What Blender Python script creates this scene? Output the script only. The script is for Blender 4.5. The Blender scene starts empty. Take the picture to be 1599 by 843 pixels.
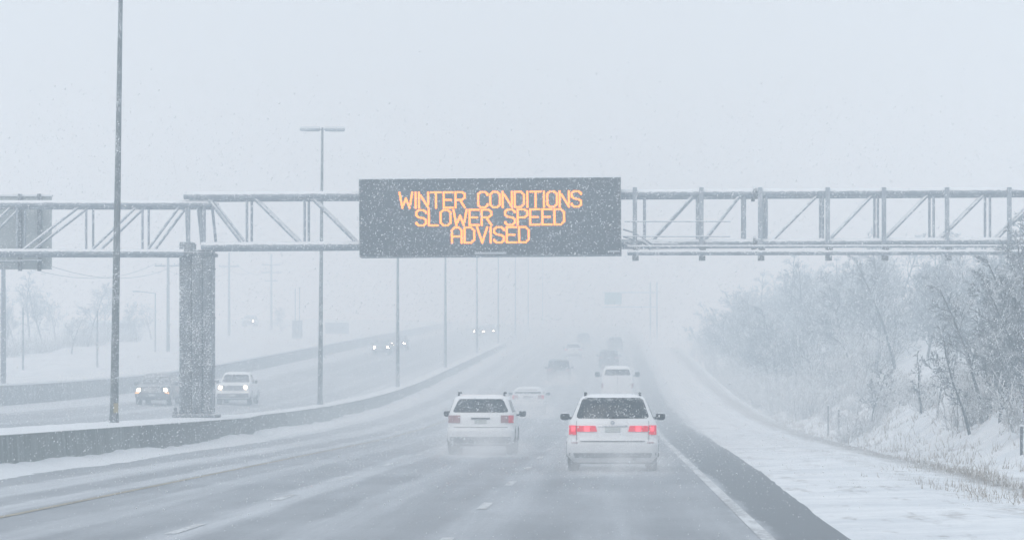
import bpy, bmesh, math, random
import numpy as np
from mathutils import Vector, Matrix, noise

random.seed(7)
scene = bpy.context.scene
C = scene.collection
R = math.radians

# ------------------------------------------------------------------ camera
F, VX, VY, W0, H0, CAMZ = 3800.0, 720.0, 459.0, 1200.0, 631.6, 1.72
cam = bpy.data.cameras.new('camera')
cam.sensor_width = 36.0
cam.lens = 36.0 * F / W0
cam.shift_x = (W0 / 2 - VX) / W0
cam.shift_y = (VY - H0 / 2) / W0
cam.clip_start = 0.1
cam.clip_end = 6000
camo = bpy.data.objects.new('camera', cam)
camo.location = (0, 0, CAMZ)
camo.rotation_euler = (R(90), 0, 0)
C.objects.link(camo)
scene.camera = camo

# ------------------------------------------------------------------ overcast sky and soft sun
SUN_EL, SUN_ROT = R(32), R(205)
world = bpy.data.worlds.new('World')
scene.world = world
world.use_nodes = True
wn = world.node_tree
wn.nodes.clear()
wo = wn.nodes.new('ShaderNodeOutputWorld')
bg = wn.nodes.new('ShaderNodeBackground')
sky = wn.nodes.new('ShaderNodeTexSky')
sky.sky_type = 'NISHITA'
sky.sun_disc = False
sky.sun_elevation = SUN_EL
sky.sun_rotation = SUN_ROT
mixw = wn.nodes.new('ShaderNodeMix')
mixw.data_type = 'RGBA'
mixw.inputs[0].default_value = 0.93          # cloud cover: almost all of the blue is hidden
mixw.inputs[7].default_value = (6.0, 6.65, 7.35, 1)   # even grey cloud
wn.links.new(sky.outputs[0], mixw.inputs[6])
wn.links.new(mixw.outputs[2], bg.inputs[0])
bg.inputs[1].default_value = 0.12
wn.links.new(bg.outputs[0], wo.inputs[0])

sun = bpy.data.lights.new('sun', 'SUN')
sun.energy = 0.95
sun.angle = R(40)
sun.color = (1.0, 0.985, 0.965)
suno = bpy.data.objects.new('sun', sun)
# light travels from the sun's azimuth (clockwise from +Y) down to the road
suno.rotation_euler = (-(R(90) - SUN_EL), 0, -SUN_ROT)
C.objects.link(suno)

vs = scene.view_settings
vs.view_transform = 'Standard'
vs.look = 'None'
vs.exposure = 0.16
vs.gamma = 1.0
vs.use_curve_mapping = False
cy = scene.cycles
cy.max_bounces = 8
cy.volume_bounces = 6
cy.diffuse_bounces = 3
cy.glossy_bounces = 3
cy.transmission_bounces = 3
cy.sample_clamp_indirect = 3.0
cy.sample_clamp_direct = 0.0
cy.use_denoising = True
cy.caustics_reflective = False
cy.caustics_refractive = False

# ------------------------------------------------------------------ helpers
def sm(a, b, x):
    t = min(1.0, max(0.0, (x - a) / (b - a)))
    return t * t * (3 - 2 * t)

def interp(x, tab):
    if x <= tab[0][0]:
        return tab[0][1]
    for (a, va), (b, vb) in zip(tab, tab[1:]):
        if x <= b:
            return va + (vb - va) * (x - a) / (b - a)
    return tab[-1][1]

def zr(Y):
    """height of the roadway along its length: level, then a sag curve climbing 3 per cent, then a crest"""
    if Y < 110:
        return 0.0
    if Y < 251:
        return 0.00011 * (Y - 110) ** 2
    z = 0.00011 * 141 ** 2 + 0.031 * (min(Y, 640) - 251)
    if Y > 640:
        t = min(Y, 900) - 640
        z += 0.031 * t - 0.031 * t * t / 520
    return z

def ax(px, Y):
    return (px - VX) * Y / F

def az(py, Y):
    return CAMZ - (py - VY) * Y / F

def tag(o, label=None, cat=None, group=None, kind=None):
    if label: o['label'] = label
    if cat: o['category'] = cat
    if group: o['group'] = group
    if kind: o['kind'] = kind
    return o

def empty(name, loc=(0, 0, 0), rz=0.0):
    o = bpy.data.objects.new(name, None)
    o.empty_display_size = 0.2
    o.location = loc
    o.rotation_euler = (0, 0, rz)
    C.objects.link(o)
    return o

def link_mesh(name, me, mat=None, parent=None):
    o = bpy.data.objects.new(name, me)
    if mat is not None and not me.materials:
        me.materials.append(mat)
    C.objects.link(o)
    if parent: o.parent = parent
    return o

class MB:
    """collects verts and faces, then becomes one mesh object"""
    def __init__(s):
        s.v, s.f = [], []
    def add(s, vs_, fs_):
        b = len(s.v)
        s.v += [tuple(p) for p in vs_]
        s.f += [tuple(i + b for i in q) for q in fs_]
        return s
    def box(s, x0, x1, y0, y1, z0, z1):
        p = [(x0, y0, z0), (x1, y0, z0), (x1, y1, z0), (x0, y1, z0), (x0, y0, z1), (x1, y0, z1), (x1, y1, z1), (x0, y1, z1)]
        return s.add(p, [(0, 3, 2, 1), (4, 5, 6, 7), (0, 1, 5, 4), (1, 2, 6, 5), (2, 3, 7, 6), (3, 0, 4, 7)])
    def tube(s, p0, p1, r0, r1=None, n=8, cap=True):
        p0, p1 = Vector(p0), Vector(p1)
        r1 = r0 if r1 is None else r1
        d = (p1 - p0).normalized()
        u = d.cross(Vector((0, 0, 1)))
        if u.length < 1e-4: u = Vector((1, 0, 0))
        u.normalize()
        w = d.cross(u)
        v = []
        for p, r in ((p0, r0), (p1, r1)):
            for k in range(n):
                a = 2 * math.pi * k / n
                v.append(p + (u * math.cos(a) + w * math.sin(a)) * r)
        f = [(k, (k + 1) % n, n + (k + 1) % n, n + k) for k in range(n)]
        if cap:
            f += [tuple(range(n - 1, -1, -1)), tuple(range(n, 2 * n))]
        return s.add(v, f)
    def bar(s, p0, p1, w, h):
        """square bar along p0-p1, w across, h upright"""
        p0, p1 = Vector(p0), Vector(p1)
        d = (p1 - p0).normalized()
        u = d.cross(Vector((0, 0, 1)))
        if u.length < 1e-4: u = Vector((1, 0, 0))
        u.normalize()
        q = u.cross(d)
        v = []
        for p in (p0, p1):
            for a, b in ((-1, -1), (1, -1), (1, 1), (-1, 1)):
                v.append(p + u * a * w / 2 + q * b * h / 2)
        return s.add(v, [(0, 1, 2, 3), (7, 6, 5, 4), (0, 4, 5, 1), (1, 5, 6, 2), (2, 6, 7, 3), (3, 7, 4, 0)])
    def mesh(s, name, smooth=None, fix=True):
        me = bpy.data.meshes.new(name)
        me.from_pydata(s.v, [], s.f)
        if fix:
            bm = bmesh.new(); bm.from_mesh(me)
            bmesh.ops.recalc_face_normals(bm, faces=bm.faces)
            bm.to_mesh(me); bm.free()
        if smooth:
            me.shade_smooth()
            me.set_sharp_from_angle(angle=R(smooth))
        me.update()
        return me
    def build(s, name, mat, parent=None, smooth=None, fix=True):
        return link_mesh(name, s.mesh(name, smooth, fix), mat, parent)

def copy_tree(o, parent=None):
    c = o.copy()
    C.objects.link(c)
    c.parent = parent
    for ch in o.children:
        copy_tree(ch, c)
    return c

# ------------------------------------------------------------------ materials
def new_mat(name):
    m = bpy.data.materials.new(name)
    m.use_nodes = True
    nt = m.node_tree
    return m, nt, nt.nodes['Principled BSDF']

def N(nt, t, **kw):
    n = nt.nodes.new(t)
    for k, v in kw.items(): setattr(n, k, v)
    return n

def math_(nt, op, a, b=None, c=None, clamp=False):
    n = nt.nodes.new('ShaderNodeMath'); n.operation = op; n.use_clamp = clamp
    for i, x in enumerate((a, b, c)):
        if x is None: continue
        if isinstance(x, (int, float)): n.inputs[i].default_value = x
        else: nt.links.new(x, n.inputs[i])
    return n.outputs[0]

def mixc(nt, fac, a, b):
    n = nt.nodes.new('ShaderNodeMix'); n.data_type = 'RGBA'
    for i, x in ((0, fac), (6, a), (7, b)):
        if isinstance(x, (int, float)): n.inputs[i].default_value = x
        elif isinstance(x, tuple): n.inputs[i].default_value = (*x, 1)
        else: nt.links.new(x, n.inputs[i])
    return n.outputs[2]

def ramp(nt, x, lo, hi):
    n = nt.nodes.new('ShaderNodeMapRange'); n.interpolation_type = 'SMOOTHSTEP'
    nt.links.new(x, n.inputs[0])
    n.inputs[1].default_value = lo; n.inputs[2].default_value = hi
    return n.outputs[0]

def noise_(nt, vec, scale, detail=4.0, rough=0.6, stretch=None):
    if stretch:
        mp = nt.nodes.new('ShaderNodeMapping')
        mp.inputs['Scale'].default_value = stretch
        nt.links.new(vec, mp.inputs[0]); vec = mp.outputs[0]
    n = nt.nodes.new('ShaderNodeTexNoise')
    n.inputs['Scale'].default_value = scale
    n.inputs['Detail'].default_value = detail
    n.inputs['Roughness'].default_value = rough
    nt.links.new(vec, n.inputs['Vector'])
    return n.outputs[0]

SNOW = (0.84, 0.86, 0.88)

def mat_plain(name, col, rough=0.6, metal=0.0, spec=0.5):
    m, nt, b = new_mat(name)
    b.inputs['Base Color'].default_value = (*col, 1)
    b.inputs['Roughness'].default_value = rough
    b.inputs['Metallic'].default_value = metal
    b.inputs['Specular IOR Level'].default_value = spec
    return m

def mat_snowy(name, col, rough=0.6, metal=0.0, top=0.5, specks=0.35, vary=0.25, speck_scale=26.0, streak=False, objvar=0.0):
    """weathered surface with snow lying on upward faces and wind-driven snow stuck to the rest"""
    m, nt, b = new_mat(name)
    geo = N(nt, 'ShaderNodeNewGeometry')
    pos = geo.outputs['Position']
    n1 = noise_(nt, pos, 1.3, 5, 0.65)
    fac = math_(nt, 'MULTIPLY_ADD', n1, 2 * vary, 1 - vary)
    if objvar:
        oi = N(nt, 'ShaderNodeObjectInfo')
        fac = math_(nt, 'MULTIPLY', fac, math_(nt, 'MULTIPLY_ADD', oi.outputs['Random'], 2 * objvar, 1 - objvar))
    if streak:
        ns = noise_(nt, pos, 1.0, 4, 0.6, (5.0, 5.0, 0.5))
        fac = math_(nt, 'MULTIPLY', fac, math_(nt, 'MULTIPLY_ADD', ns, 1.5, 0.25))
    vm = N(nt, 'ShaderNodeVectorMath', operation='SCALE')
    vm.inputs[0].default_value = col
    nt.links.new(fac, vm.inputs['Scale'])
    sep = N(nt, 'ShaderNodeSeparateXYZ')
    nt.links.new(geo.outputs['Normal'], sep.inputs[0])
    n2 = noise_(nt, pos, 6.0, 4, 0.6)
    up = ramp(nt, math_(nt, 'ADD', sep.outputs[2], math_(nt, 'MULTIPLY_ADD', n2, 0.8, -0.4)), top - 0.2, top + 0.1)
    n3 = noise_(nt, pos, speck_scale, 3, 0.7)
    n4 = noise_(nt, pos, 2.2, 3, 0.6)
    sp = ramp(nt, math_(nt, 'ADD', n3, math_(nt, 'MULTIPLY_ADD', n4, 0.4, -0.2)), 0.62 - 0.22 * specks, 0.74 - 0.22 * specks)
    msk = math_(nt, 'MAXIMUM', up, math_(nt, 'MULTIPLY', sp, min(1.0, 0.4 + specks)))
    nt.links.new(mixc(nt, msk, vm.outputs[0], SNOW), b.inputs['Base Color'])
    b.inputs['Roughness'].default_value = rough
    nt.links.new(math_(nt, 'MULTIPLY', math_(nt, 'SUBTRACT', 1.0, msk), metal), b.inputs['Metallic'])
    bp = N(nt, 'ShaderNodeBump')
    bp.inputs['Strength'].default_value = 0.35; bp.inputs['Distance'].default_value = 0.02
    nt.links.new(n3, bp.inputs['Height'])
    nt.links.new(bp.outputs[0], b.inputs['Normal'])
    return m

def mat_light(name, col, strength):
    m, nt, b = new_mat(name)
    b.inputs['Base Color'].default_value = (*[min(1, c) for c in col], 1)
    b.inputs['Emission Color'].default_value = (*col, 1)
    b.inputs['Emission Strength'].default_value = strength
    m.cycles.emission_sampling = 'NONE'
    return m

M = {}
M['steel'] = mat_snowy('galvanised_steel', (0.30, 0.34, 0.38), 0.5, 0.15, 0.25, 0.4)
M['steel_dark'] = mat_snowy('weathered_steel', (0.13, 0.145, 0.16), 0.55, 0.2, 0.6, 0.4)
M['pole'] = mat_snowy('lamp_pole_steel', (0.10, 0.115, 0.12), 0.5, 0.2, 0.6, 0.42, speck_scale=34)
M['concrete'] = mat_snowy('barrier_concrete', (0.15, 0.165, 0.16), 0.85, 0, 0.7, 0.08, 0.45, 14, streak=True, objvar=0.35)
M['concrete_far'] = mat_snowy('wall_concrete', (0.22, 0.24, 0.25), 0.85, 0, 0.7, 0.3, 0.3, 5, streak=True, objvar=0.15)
M['column'] = mat_snowy('column_steel', (0.16, 0.18, 0.195), 0.6, 0.1, 0.7, 0.5, 0.3, 20, streak=True)
M['sign_face'] = mat_snowy('sign_face', (0.022, 0.030, 0.042), 0.5, 0, 0.7, 0.15, 0.3, 16)
M['sign_box'] = mat_snowy('sign_cabinet', (0.30, 0.33, 0.36), 0.5, 0.3, 0.5, 0.2)
M['sign_back'] = mat_snowy('sign_back_aluminium', (0.42, 0.46, 0.46), 0.5, 0.1, 0.6, 0.2)
M['green'] = mat_snowy('sign_green', (0.0, 0.16, 0.11), 0.5, 0, 0.8, 0.05)
M['led'] = mat_light('amber_led', (1.0, 0.255, 0.0), 2.0)
M['wood'] = mat_snowy('utility_pole_wood', (0.05, 0.05, 0.055), 0.9, 0, 0.7, 0.1)
M['far_grey'] = mat_snowy('grey_cladding', (0.20, 0.23, 0.26), 0.7, 0, 0.6, 0.1)
M['far_blue'] = mat_snowy('blue_cladding', (0.16, 0.21, 0.26), 0.7, 0, 0.6, 0.1)
M['yellow'] = mat_plain('yellow_tag', (0.30, 0.25, 0.13), 0.6)
M['maker'] = mat_plain('pale_plate', (0.45, 0.47, 0.5), 0.6)

def mat_snow():
    m, nt, b = new_mat('snow')
    geo = N(nt, 'ShaderNodeNewGeometry'); pos = geo.outputs['Position']
    n = noise_(nt, pos, 0.8, 6, 0.65)
    n2 = noise_(nt, pos, 7.0, 4, 0.6)
    nt.links.new(mixc(nt, n, (0.70, 0.73, 0.76), (0.83, 0.85, 0.87)), b.inputs['Base Color'])
    b.inputs['Roughness'].default_value = 0.9
    b.inputs['Specular IOR Level'].default_value = 0.2
    bp = N(nt, 'ShaderNodeBump'); bp.inputs['Strength'].default_value = 0.5; bp.inputs['Distance'].default_value = 0.08
    nt.links.new(math_(nt, 'ADD', n, math_(nt, 'MULTIPLY', n2, 0.3)), bp.inputs['Height'])
    nt.links.new(bp.outputs[0], b.inputs['Normal'])
    return m
M['snow'] = mat_snow()
M['slush'] = mat_snowy('dirty_slush', (0.42, 0.45, 0.48), 0.8, 0, 0.3, 0.4, 0.3, 20)

def mat_ground():
    """snow cover with blown streaks and thin places where dead grass shows"""
    m, nt, b = new_mat('snow_ground')
    geo = N(nt, 'ShaderNodeNewGeometry'); pos = geo.outputs['Position']
    n = noise_(nt, pos, 0.25, 6, 0.65)
    n2 = noise_(nt, pos, 1.0, 5, 0.65, (1.6, 0.22, 1.0))
    n3 = noise_(nt, pos, 5.0, 4, 0.7)
    n5 = noise_(nt, pos, 1.0, 5, 0.7, (0.7, 0.6, 1.0))
    base = mixc(nt, ramp(nt, math_(nt, 'ADD', math_(nt, 'MULTIPLY', n, 0.5), math_(nt, 'MULTIPLY', n5, 0.5)), 0.36, 0.62), (0.66, 0.69, 0.72), (0.82, 0.84, 0.86))
    sep = N(nt, 'ShaderNodeSeparateXYZ'); nt.links.new(pos, sep.inputs[0])
    x = sep.outputs[0]
    # bare band beside the ditch, about 7.4 m right of the lane
    d = math_(nt, 'ABSOLUTE', math_(nt, 'SUBTRACT', math_(nt, 'ADD', x, math_(nt, 'MULTIPLY_ADD', n2, 1.6, -0.8)), 7.5))
    band = math_(nt, 'SUBTRACT', 1.0, ramp(nt, d, 0.1, 1.1))
    thin = math_(nt, 'MULTIPLY', band, ramp(nt, n3, 0.34, 0.54))
    patch = math_(nt, 'MULTIPLY', ramp(nt, n2, 0.54, 0.66), ramp(nt, n3, 0.40, 0.62))
    d2 = math_(nt, 'ABSOLUTE', math_(nt, 'SUBTRACT', math_(nt, 'ADD', x, math_(nt, 'MULTIPLY_ADD', n2, 1.2, -0.6)), 5.7))
    band2 = math_(nt, 'MULTIPLY', math_(nt, 'SUBTRACT', 1.0, ramp(nt, d2, 0.05, 0.6)), ramp(nt, math_(nt, 'ADD', n3, math_(nt, 'MULTIPLY_ADD', n, 0.5, -0.25)), 0.50, 0.64))
    msk = math_(nt, 'MULTIPLY', math_(nt, 'MAXIMUM', math_(nt, 'MAXIMUM', thin, math_(nt, 'MULTIPLY', band2, 0.7)), math_(nt, 'MULTIPLY', patch, 0.7)), 0.9)
    grass = mixc(nt, n3, (0.15, 0.13, 0.11), (0.28, 0.255, 0.23))
    nt.links.new(mixc(nt, msk, base, grass), b.inputs['Base Color'])
    b.inputs['Roughness'].default_value = 0.9
    b.inputs['Specular IOR Level'].default_value = 0.2
    bp = N(nt, 'ShaderNodeBump'); bp.inputs['Strength'].default_value = 0.6; bp.inputs['Distance'].default_value = 0.12
    nt.links.new(math_(nt, 'ADD', math_(nt, 'MULTIPLY_ADD', n5, 0.45, n2), math_(nt, 'MULTIPLY', n3, 0.35)), bp.inputs['Height'])
    nt.links.new(bp.outputs[0], b.inputs['Normal'])
    return m
M['ground'] = mat_ground()

def mat_road(name, strips, bias=0.0, dark=None):
    """wet salted asphalt; strips = (x centre, half width, amount) of snow left between the wheel tracks"""
    m, nt, b = new_mat(name)
    geo = N(nt, 'ShaderNodeNewGeometry'); pos = geo.outputs['Position']
    sep = N(nt, 'ShaderNodeSeparateXYZ'); nt.links.new(pos, sep.inputs[0])
    nlong = noise_(nt, pos, 1.0, 6, 0.65, (1.6, 0.035, 1.0))
    nmid = noise_(nt, pos, 1.0, 5, 0.65, (0.9, 0.12, 1.0))
    nfine = noise_(nt, pos, 14.0, 4, 0.7, (1.0, 0.35, 1.0))
    x = math_(nt, 'ADD', sep.outputs[0], math_(nt, 'MULTIPLY_ADD', nmid, 0.9, -0.45))
    tot = None
    for xc, hw, amt in strips:
        d = math_(nt, 'ABSOLUTE', math_(nt, 'SUBTRACT', x, xc))
        s = math_(nt, 'MULTIPLY', math_(nt, 'SUBTRACT', 1.0, ramp(nt, d, hw * 0.4, hw * 1.15)), amt)
        tot = s if tot is None else math_(nt, 'MAXIMUM', tot, s)
    if dark:
        dd = math_(nt, 'ABSOLUTE', math_(nt, 'SUBTRACT', x, dark[0]))
        tot = math_(nt, 'SUBTRACT', tot, math_(nt, 'MULTIPLY', math_(nt, 'SUBTRACT', 1.0, ramp(nt, dd, dark[1] * .7, dark[1] * 1.2)), dark[2]))
    cover = math_(nt, 'ADD', math_(nt, 'ADD', tot, math_(nt, 'MULTIPLY_ADD', nlong, 0.9, -0.45 + bias)), math_(nt, 'MULTIPLY_ADD', nmid, 0.4, -0.2))
    snow = ramp(nt, cover, -0.20, 0.92)
    nblot = noise_(nt, pos, 0.35, 4, 0.6, (1.0, 0.4, 1.0))
    wet = mixc(nt, nfine, (0.085, 0.10, 0.115), (0.17, 0.19, 0.21))
    film = mixc(nt, nfine, (0.24, 0.26, 0.28), (0.38, 0.40, 0.43))
    if dark:
        dd = math_(nt, 'ABSOLUTE', math_(nt, 'SUBTRACT', x, dark[0]))
        lane = ramp(nt, dd, dark[1] * .8, dark[1] * 1.25)
    else:
        lane = math_(nt, 'ADD', 1.0, 0.0)
    wet = mixc(nt, math_(nt, 'MULTIPLY', lane, math_(nt, 'MULTIPLY_ADD', ramp(nt, nblot, 0.3, 0.7), 0.5, 0.35)), wet, film)
    slush = mixc(nt, nfine, (0.46, 0.49, 0.52), (0.80, 0.82, 0.85))
    nt.links.new(mixc(nt, snow, wet, slush), b.inputs['Base Color'])
    nt.links.new(math_(nt, 'MULTIPLY_ADD', snow, 0.45, 0.45), b.inputs['Roughness'])
    b.inputs['IOR'].default_value = 1.33
    nt.links.new(math_(nt, 'MULTIPLY_ADD', snow, -0.3, 0.36), b.inputs['Specular IOR Level'])
    bp = N(nt, 'ShaderNodeBump'); bp.inputs['Strength'].default_value = 0.5; bp.inputs['Distance'].default_value = 0.015
    nt.links.new(math_(nt, 'ADD', nfine, math_(nt, 'MULTIPLY', snow, 1.5)), bp.inputs['Height'])
    nt.links.new(bp.outputs[0], b.inputs['Normal'])
    return m
M['road'] = mat_road('wet_snowy_asphalt', [(-12.9, 0.8, 0.9), (-10.5, 0.7, 0.46), (-5.3, 0.45, 0.36), (-3.65, 0.45, 0.24), (-7.15, 0.45, 0.30), (-8.9, 0.3, 0.4), (-1.8, 0.5, 0.20),
                                          (-0.05, 0.6, 0.15), (1.80, 0.2, 0.30), (4.5, 1.7, 0.65)], 0.08, (2.7, 0.8, 0.42))
M['road2'] = mat_road('wet_snowy_asphalt_oncoming', [(-17.2, 0.8, 0.5), (-19.9, 0.5, 0.3), (-23.6, 0.5, 0.35), (-28.3, 1.9, 1.0)], 0.05)

def mat_mark(name, col):
    m, nt, b = new_mat(name)
    geo = N(nt, 'ShaderNodeNewGeometry'); pos = geo.outputs['Position']
    n = noise_(nt, pos, 9.0, 4, 0.7)
    n2 = noise_(nt, pos, 1.0, 4, 0.6, (2.0, 0.3, 1.0))
    w = ramp(nt, math_(nt, 'ADD', n, math_(nt, 'MULTIPLY_ADD', n2, 0.6, -0.3)), 0.38, 0.6)
    nt.links.new(mixc(nt, w, tuple(c * 0.5 for c in col), col), b.inputs['Base Color'])
    b.inputs['Roughness'].default_value = 0.6
    return m
M['white_line'] = mat_mark('white_road_paint', (0.68, 0.70, 0.72))
M['yellow_line'] = mat_mark('yellow_road_paint', (0.40, 0.35, 0.26))

def mat_twig(name, dark, lo, hi):
    m, nt, b = new_mat(name)
    geo = N(nt, 'ShaderNodeNewGeometry'); pos = geo.outputs['Position']
    sep = N(nt, 'ShaderNodeSeparateXYZ'); nt.links.new(geo.outputs['Normal'], sep.inputs[0])
    n = noise_(nt, pos, 3.0, 4, 0.7)
    n2 = noise_(nt, pos, 0.5, 3, 0.6)
    up = ramp(nt, math_(nt, 'ADD', math_(nt, 'ADD', sep.outputs[2], math_(nt, 'MULTIPLY_ADD', n, 1.2, -0.6)), math_(nt, 'MULTIPLY_ADD', n2, 0.8, -0.4)), lo, hi)
    nt.links.new(mixc(nt, up, dark, SNOW), b.inputs['Base Color'])
    b.inputs['Roughness'].default_value = 0.9
    b.inputs['Specular IOR Level'].default_value = 0.1
    return m
M['twig'] = mat_twig('snow_laden_twigs', (0.06, 0.07, 0.085), -0.15, 0.55)
M['bark'] = mat_twig('snow_dusted_bark', (0.06, 0.065, 0.075), -0.05, 0.75)
M['brush'] = mat_twig('snow_laden_brush', (0.13, 0.12, 0.11), -0.5, 0.4)
M['grass'] = mat_twig('dry_grass', (0.33, 0.29, 0.25), 0.0, 0.8)
fm, fnt, fb = new_mat('snowflake')
fnt.nodes.remove(fb)
fd, ft, fx_ = N(fnt, 'ShaderNodeBsdfDiffuse'), N(fnt, 'ShaderNodeBsdfTranslucent'), N(fnt, 'ShaderNodeMixShader')
fd.inputs[0].default_value = ft.inputs[0].default_value = (0.97, 0.98, 0.99, 1)
fnt.links.new(fd.outputs[0], fx_.inputs[1]); fnt.links.new(ft.outputs[0], fx_.inputs[2])
fnt.links.new(fx_.outputs[0], fnt.nodes['Material Output'].inputs[0])
M['flake'] = fm

# vehicle materials
def mat_paint(name, col, dirt=0.17, rough=0.4, snow=1.0):
    m, nt, b = new_mat(name)
    geo = N(nt, 'ShaderNodeNewGeometry')
    tc = N(nt, 'ShaderNodeTexCoord')
    sep = N(nt, 'ShaderNodeSeparateXYZ'); nt.links.new(tc.outputs['Object'], sep.inputs[0])
    sn = N(nt, 'ShaderNodeSeparateXYZ'); nt.links.new(geo.outputs['Normal'], sn.inputs[0])
    n = noise_(nt, tc.outputs['Object'], 5.0, 5, 0.7)
    n2 = noise_(nt, tc.outputs['Object'], 40.0, 3, 0.6)
    low = math_(nt, 'SUBTRACT', 1.0, ramp(nt, math_(nt, 'ADD', sep.outputs[2], math_(nt, 'MULTIPLY_ADD', n, 0.7, -0.35)), 0.25, 1.0))
    c = mixc(nt, math_(nt, 'MULTIPLY', low, dirt * 2), col, (0.30, 0.31, 0.32))
    up = ramp(nt, math_(nt, 'ADD', sn.outputs[2], math_(nt, 'MULTIPLY_ADD', n, 0.5, -0.25)), 0.55, 0.85)
    sp = math_(nt, 'MULTIPLY', ramp(nt, n2, 0.6, 0.7), 0.45)
    c = mixc(nt, math_(nt, 'MULTIPLY', math_(nt, 'MAXIMUM', up, sp), snow), c, SNOW)
    nt.links.new(c, b.inputs['Base Color'])
    b.inputs['Roughness'].default_value = rough
    b.inputs['Coat Weight'].default_value = 0.25
    b.inputs['Coat Roughness'].default_value = 0.25
    return m
M['white_paint'] = mat_paint('white_car_paint', (0.80, 0.815, 0.825))
M['dark_paint'] = mat_paint('dark_car_paint', (0.035, 0.04, 0.05), 0.1, 0.4, 0.3)
M['silver_paint'] = mat_paint('silver_car_paint', (0.25, 0.27, 0.30), 0.2)
M['glass'] = mat_snowy('snow_flecked_glass', (0.018, 0.024, 0.03), 0.12, 0, 0.92, 0.30, 0.2, 30)
M['black'] = mat_snowy('black_trim', (0.035, 0.038, 0.042), 0.6, 0, 0.9, 0.1, 0.3, 30)
M['salted'] = mat_snowy('salt_stained_trim', (0.12, 0.13, 0.14), 0.8, 0, 0.9, 0.25, 0.3, 24)
M['tyre'] = mat_snowy('tyre_rubber', (0.03, 0.032, 0.035), 0.9, 0, 0.95, 0.2, 0.3, 20)
M['rim'] = mat_plain('wheel_rim', (0.35, 0.36, 0.38), 0.4, 0.6)
M['plate'] = mat_snowy('number_plate', (0.50, 0.53, 0.52), 0.5, 0, 0.95, 0.15)
M['tail'] = mat_light('tail_lamp_lit', (0.70, 0.02, 0.05), 0.30)
M['tail_dim'] = mat_light('tail_lamp_dim', (0.55, 0.05, 0.08), 0.16)
M['bulb'] = mat_light('tail_bulb', (1.0, 0.10, 0.14), 0.75)
M['tail_off'] = mat_plain('tail_lamp_lens', (0.34, 0.20, 0.21), 0.3)
M['head'] = mat_light('headlamp', (1.0, 0.84, 0.62), 14.0)
M['head_far'] = mat_light('headlamp_far', (1.0, 0.88, 0.72), 80.0)
M['amber'] = mat_light('amber_lamp', (1.0, 0.45, 0.12), 2.5)
M['chrome'] = mat_plain('chrome', (0.55, 0.57, 0.6), 0.25, 0.9)
M['lamp_lens'] = mat_plain('lamp_lens', (0.6, 0.62, 0.63), 0.3)

# ------------------------------------------------------------------ ground
def hill_start(Y):
    return interp(Y, [(0, 9.6), (90, 9.8), (140, 9.6), (200, 10.4), (270, 10.2), (400, 10.4), (700, 14)])

def terrain(X, Y):
    z = zr(Y)
    if X > 4.3:
        drop = interp(Y, [(0, 0.05), (60, 0.05), (95, 0.18), (165, 0.55), (281, 1.8), (400, 2.6), (900, 3.5)])
        t = z - 0.03 - drop * sm(4.3, 7.2, X)
        h0 = hill_start(Y)
        d = X - h0
        if d > 0:
            h = interp(d, [(0, 0), (1.2, 0.55), (4.5, 3.1), (8, 4.7), (14, 6.6), (22, 8.5), (40, 10), (80, 11)])
            t += h * (1 - 0.25 * sm(250, 600, Y)) * (0.85 + 0.35 * noise.noise((X * 0.05, Y * 0.022, 3.1)))
        bump = sm(4.3, 6.5, X) * (0.16 * noise.noise((X * 0.45, Y * 0.16, 0)) + 0.05 * noise.noise((X * 1.7, Y * 0.7, 5)))
        bump += sm(h0, h0 + 4, X) * (0.45 * noise.noise((X * 0.3, Y * 0.25, 9)) + 0.15 * noise.noise((X, Y, 2)))
        return t + bump
    if X < -30.2:
        up = 0.055 * 15.8
        return z + up + 0.10 + sm(-32, -60, X) * 0.5 + 0.35 * noise.noise((X * 0.08, Y * 0.05, 1.0))
    if X < -16:
        return z + 0.055 * (-X - 14.5) - 0.12
    return z - 0.12

def grid_axis(parts):
    out = []
    for a, b, st in parts:
        n = max(1, round((b - a) / st))
        out += [a + (b - a) * k / n for k in range(n)]
    out.append(parts[-1][1])
    return out
gx = grid_axis([(-700, -120, 40), (-120, -34, 4), (-34, -30, 1), (-30, -15, 3), (-15, 4, 4), (4, 16, 0.4), (16, 40, 0.9), (40, 120, 6), (120, 700, 40)])
gy = grid_axis([(-20, 10, 5), (10, 180, 0.9), (180, 420, 2.5), (420, 900, 10), (900, 1400, 40)])
gm = MB()
gm.v = [(x, y, terrain(x, y)) for y in gy for x in gx]
nx = len(gx)
gm.f = [(j * nx + i, j * nx + i + 1, (j + 1) * nx + i + 1, (j + 1) * nx + i) for j in range(len(gy) - 1) for i in range(nx - 1)]
g = gm.build('snowy_ground', M['ground'], smooth=60, fix=False)
tag(g, 'snow covered ground rising to a slope beside the highway', 'ground', kind='structure')

ys = grid_axis([(-18, 110, 8), (110, 260, 5), (260, 640, 20), (640, 900, 10), (900, 1380, 60)])
def sheet(xa, xb, y_list, lift=0.0, zfun=None, nxs=1):
    m = MB()
    for y in y_list:
        for k in range(nxs + 1):
            x = xa + (xb - xa) * k / nxs
            m.v.append((x, y, (zfun(x, y) if zfun else zr(y)) + lift))
    q = nxs + 1
    m.f = [(j * q + k, j * q + k + 1, (j + 1) * q + k + 1, (j + 1) * q + k) for j in range(len(y_list) - 1) for k in range(nxs)]
    return m
road = sheet(-14.6, 4.6, ys).build('road', M['road'], fix=False)
tag(road, 'wet highway carriageway streaked with blown snow', 'road', kind='structure')
def zonc(x, y): return zr(y) + 0.055 * (-x - 14.5)
road2 = sheet(-29.6, -15.0, ys, 0, zonc).build('oncoming_road', M['road2'], fix=False)
tag(road2, 'snow streaked carriageway for oncoming traffic beyond the median barrier', 'road', kind='structure')

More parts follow.
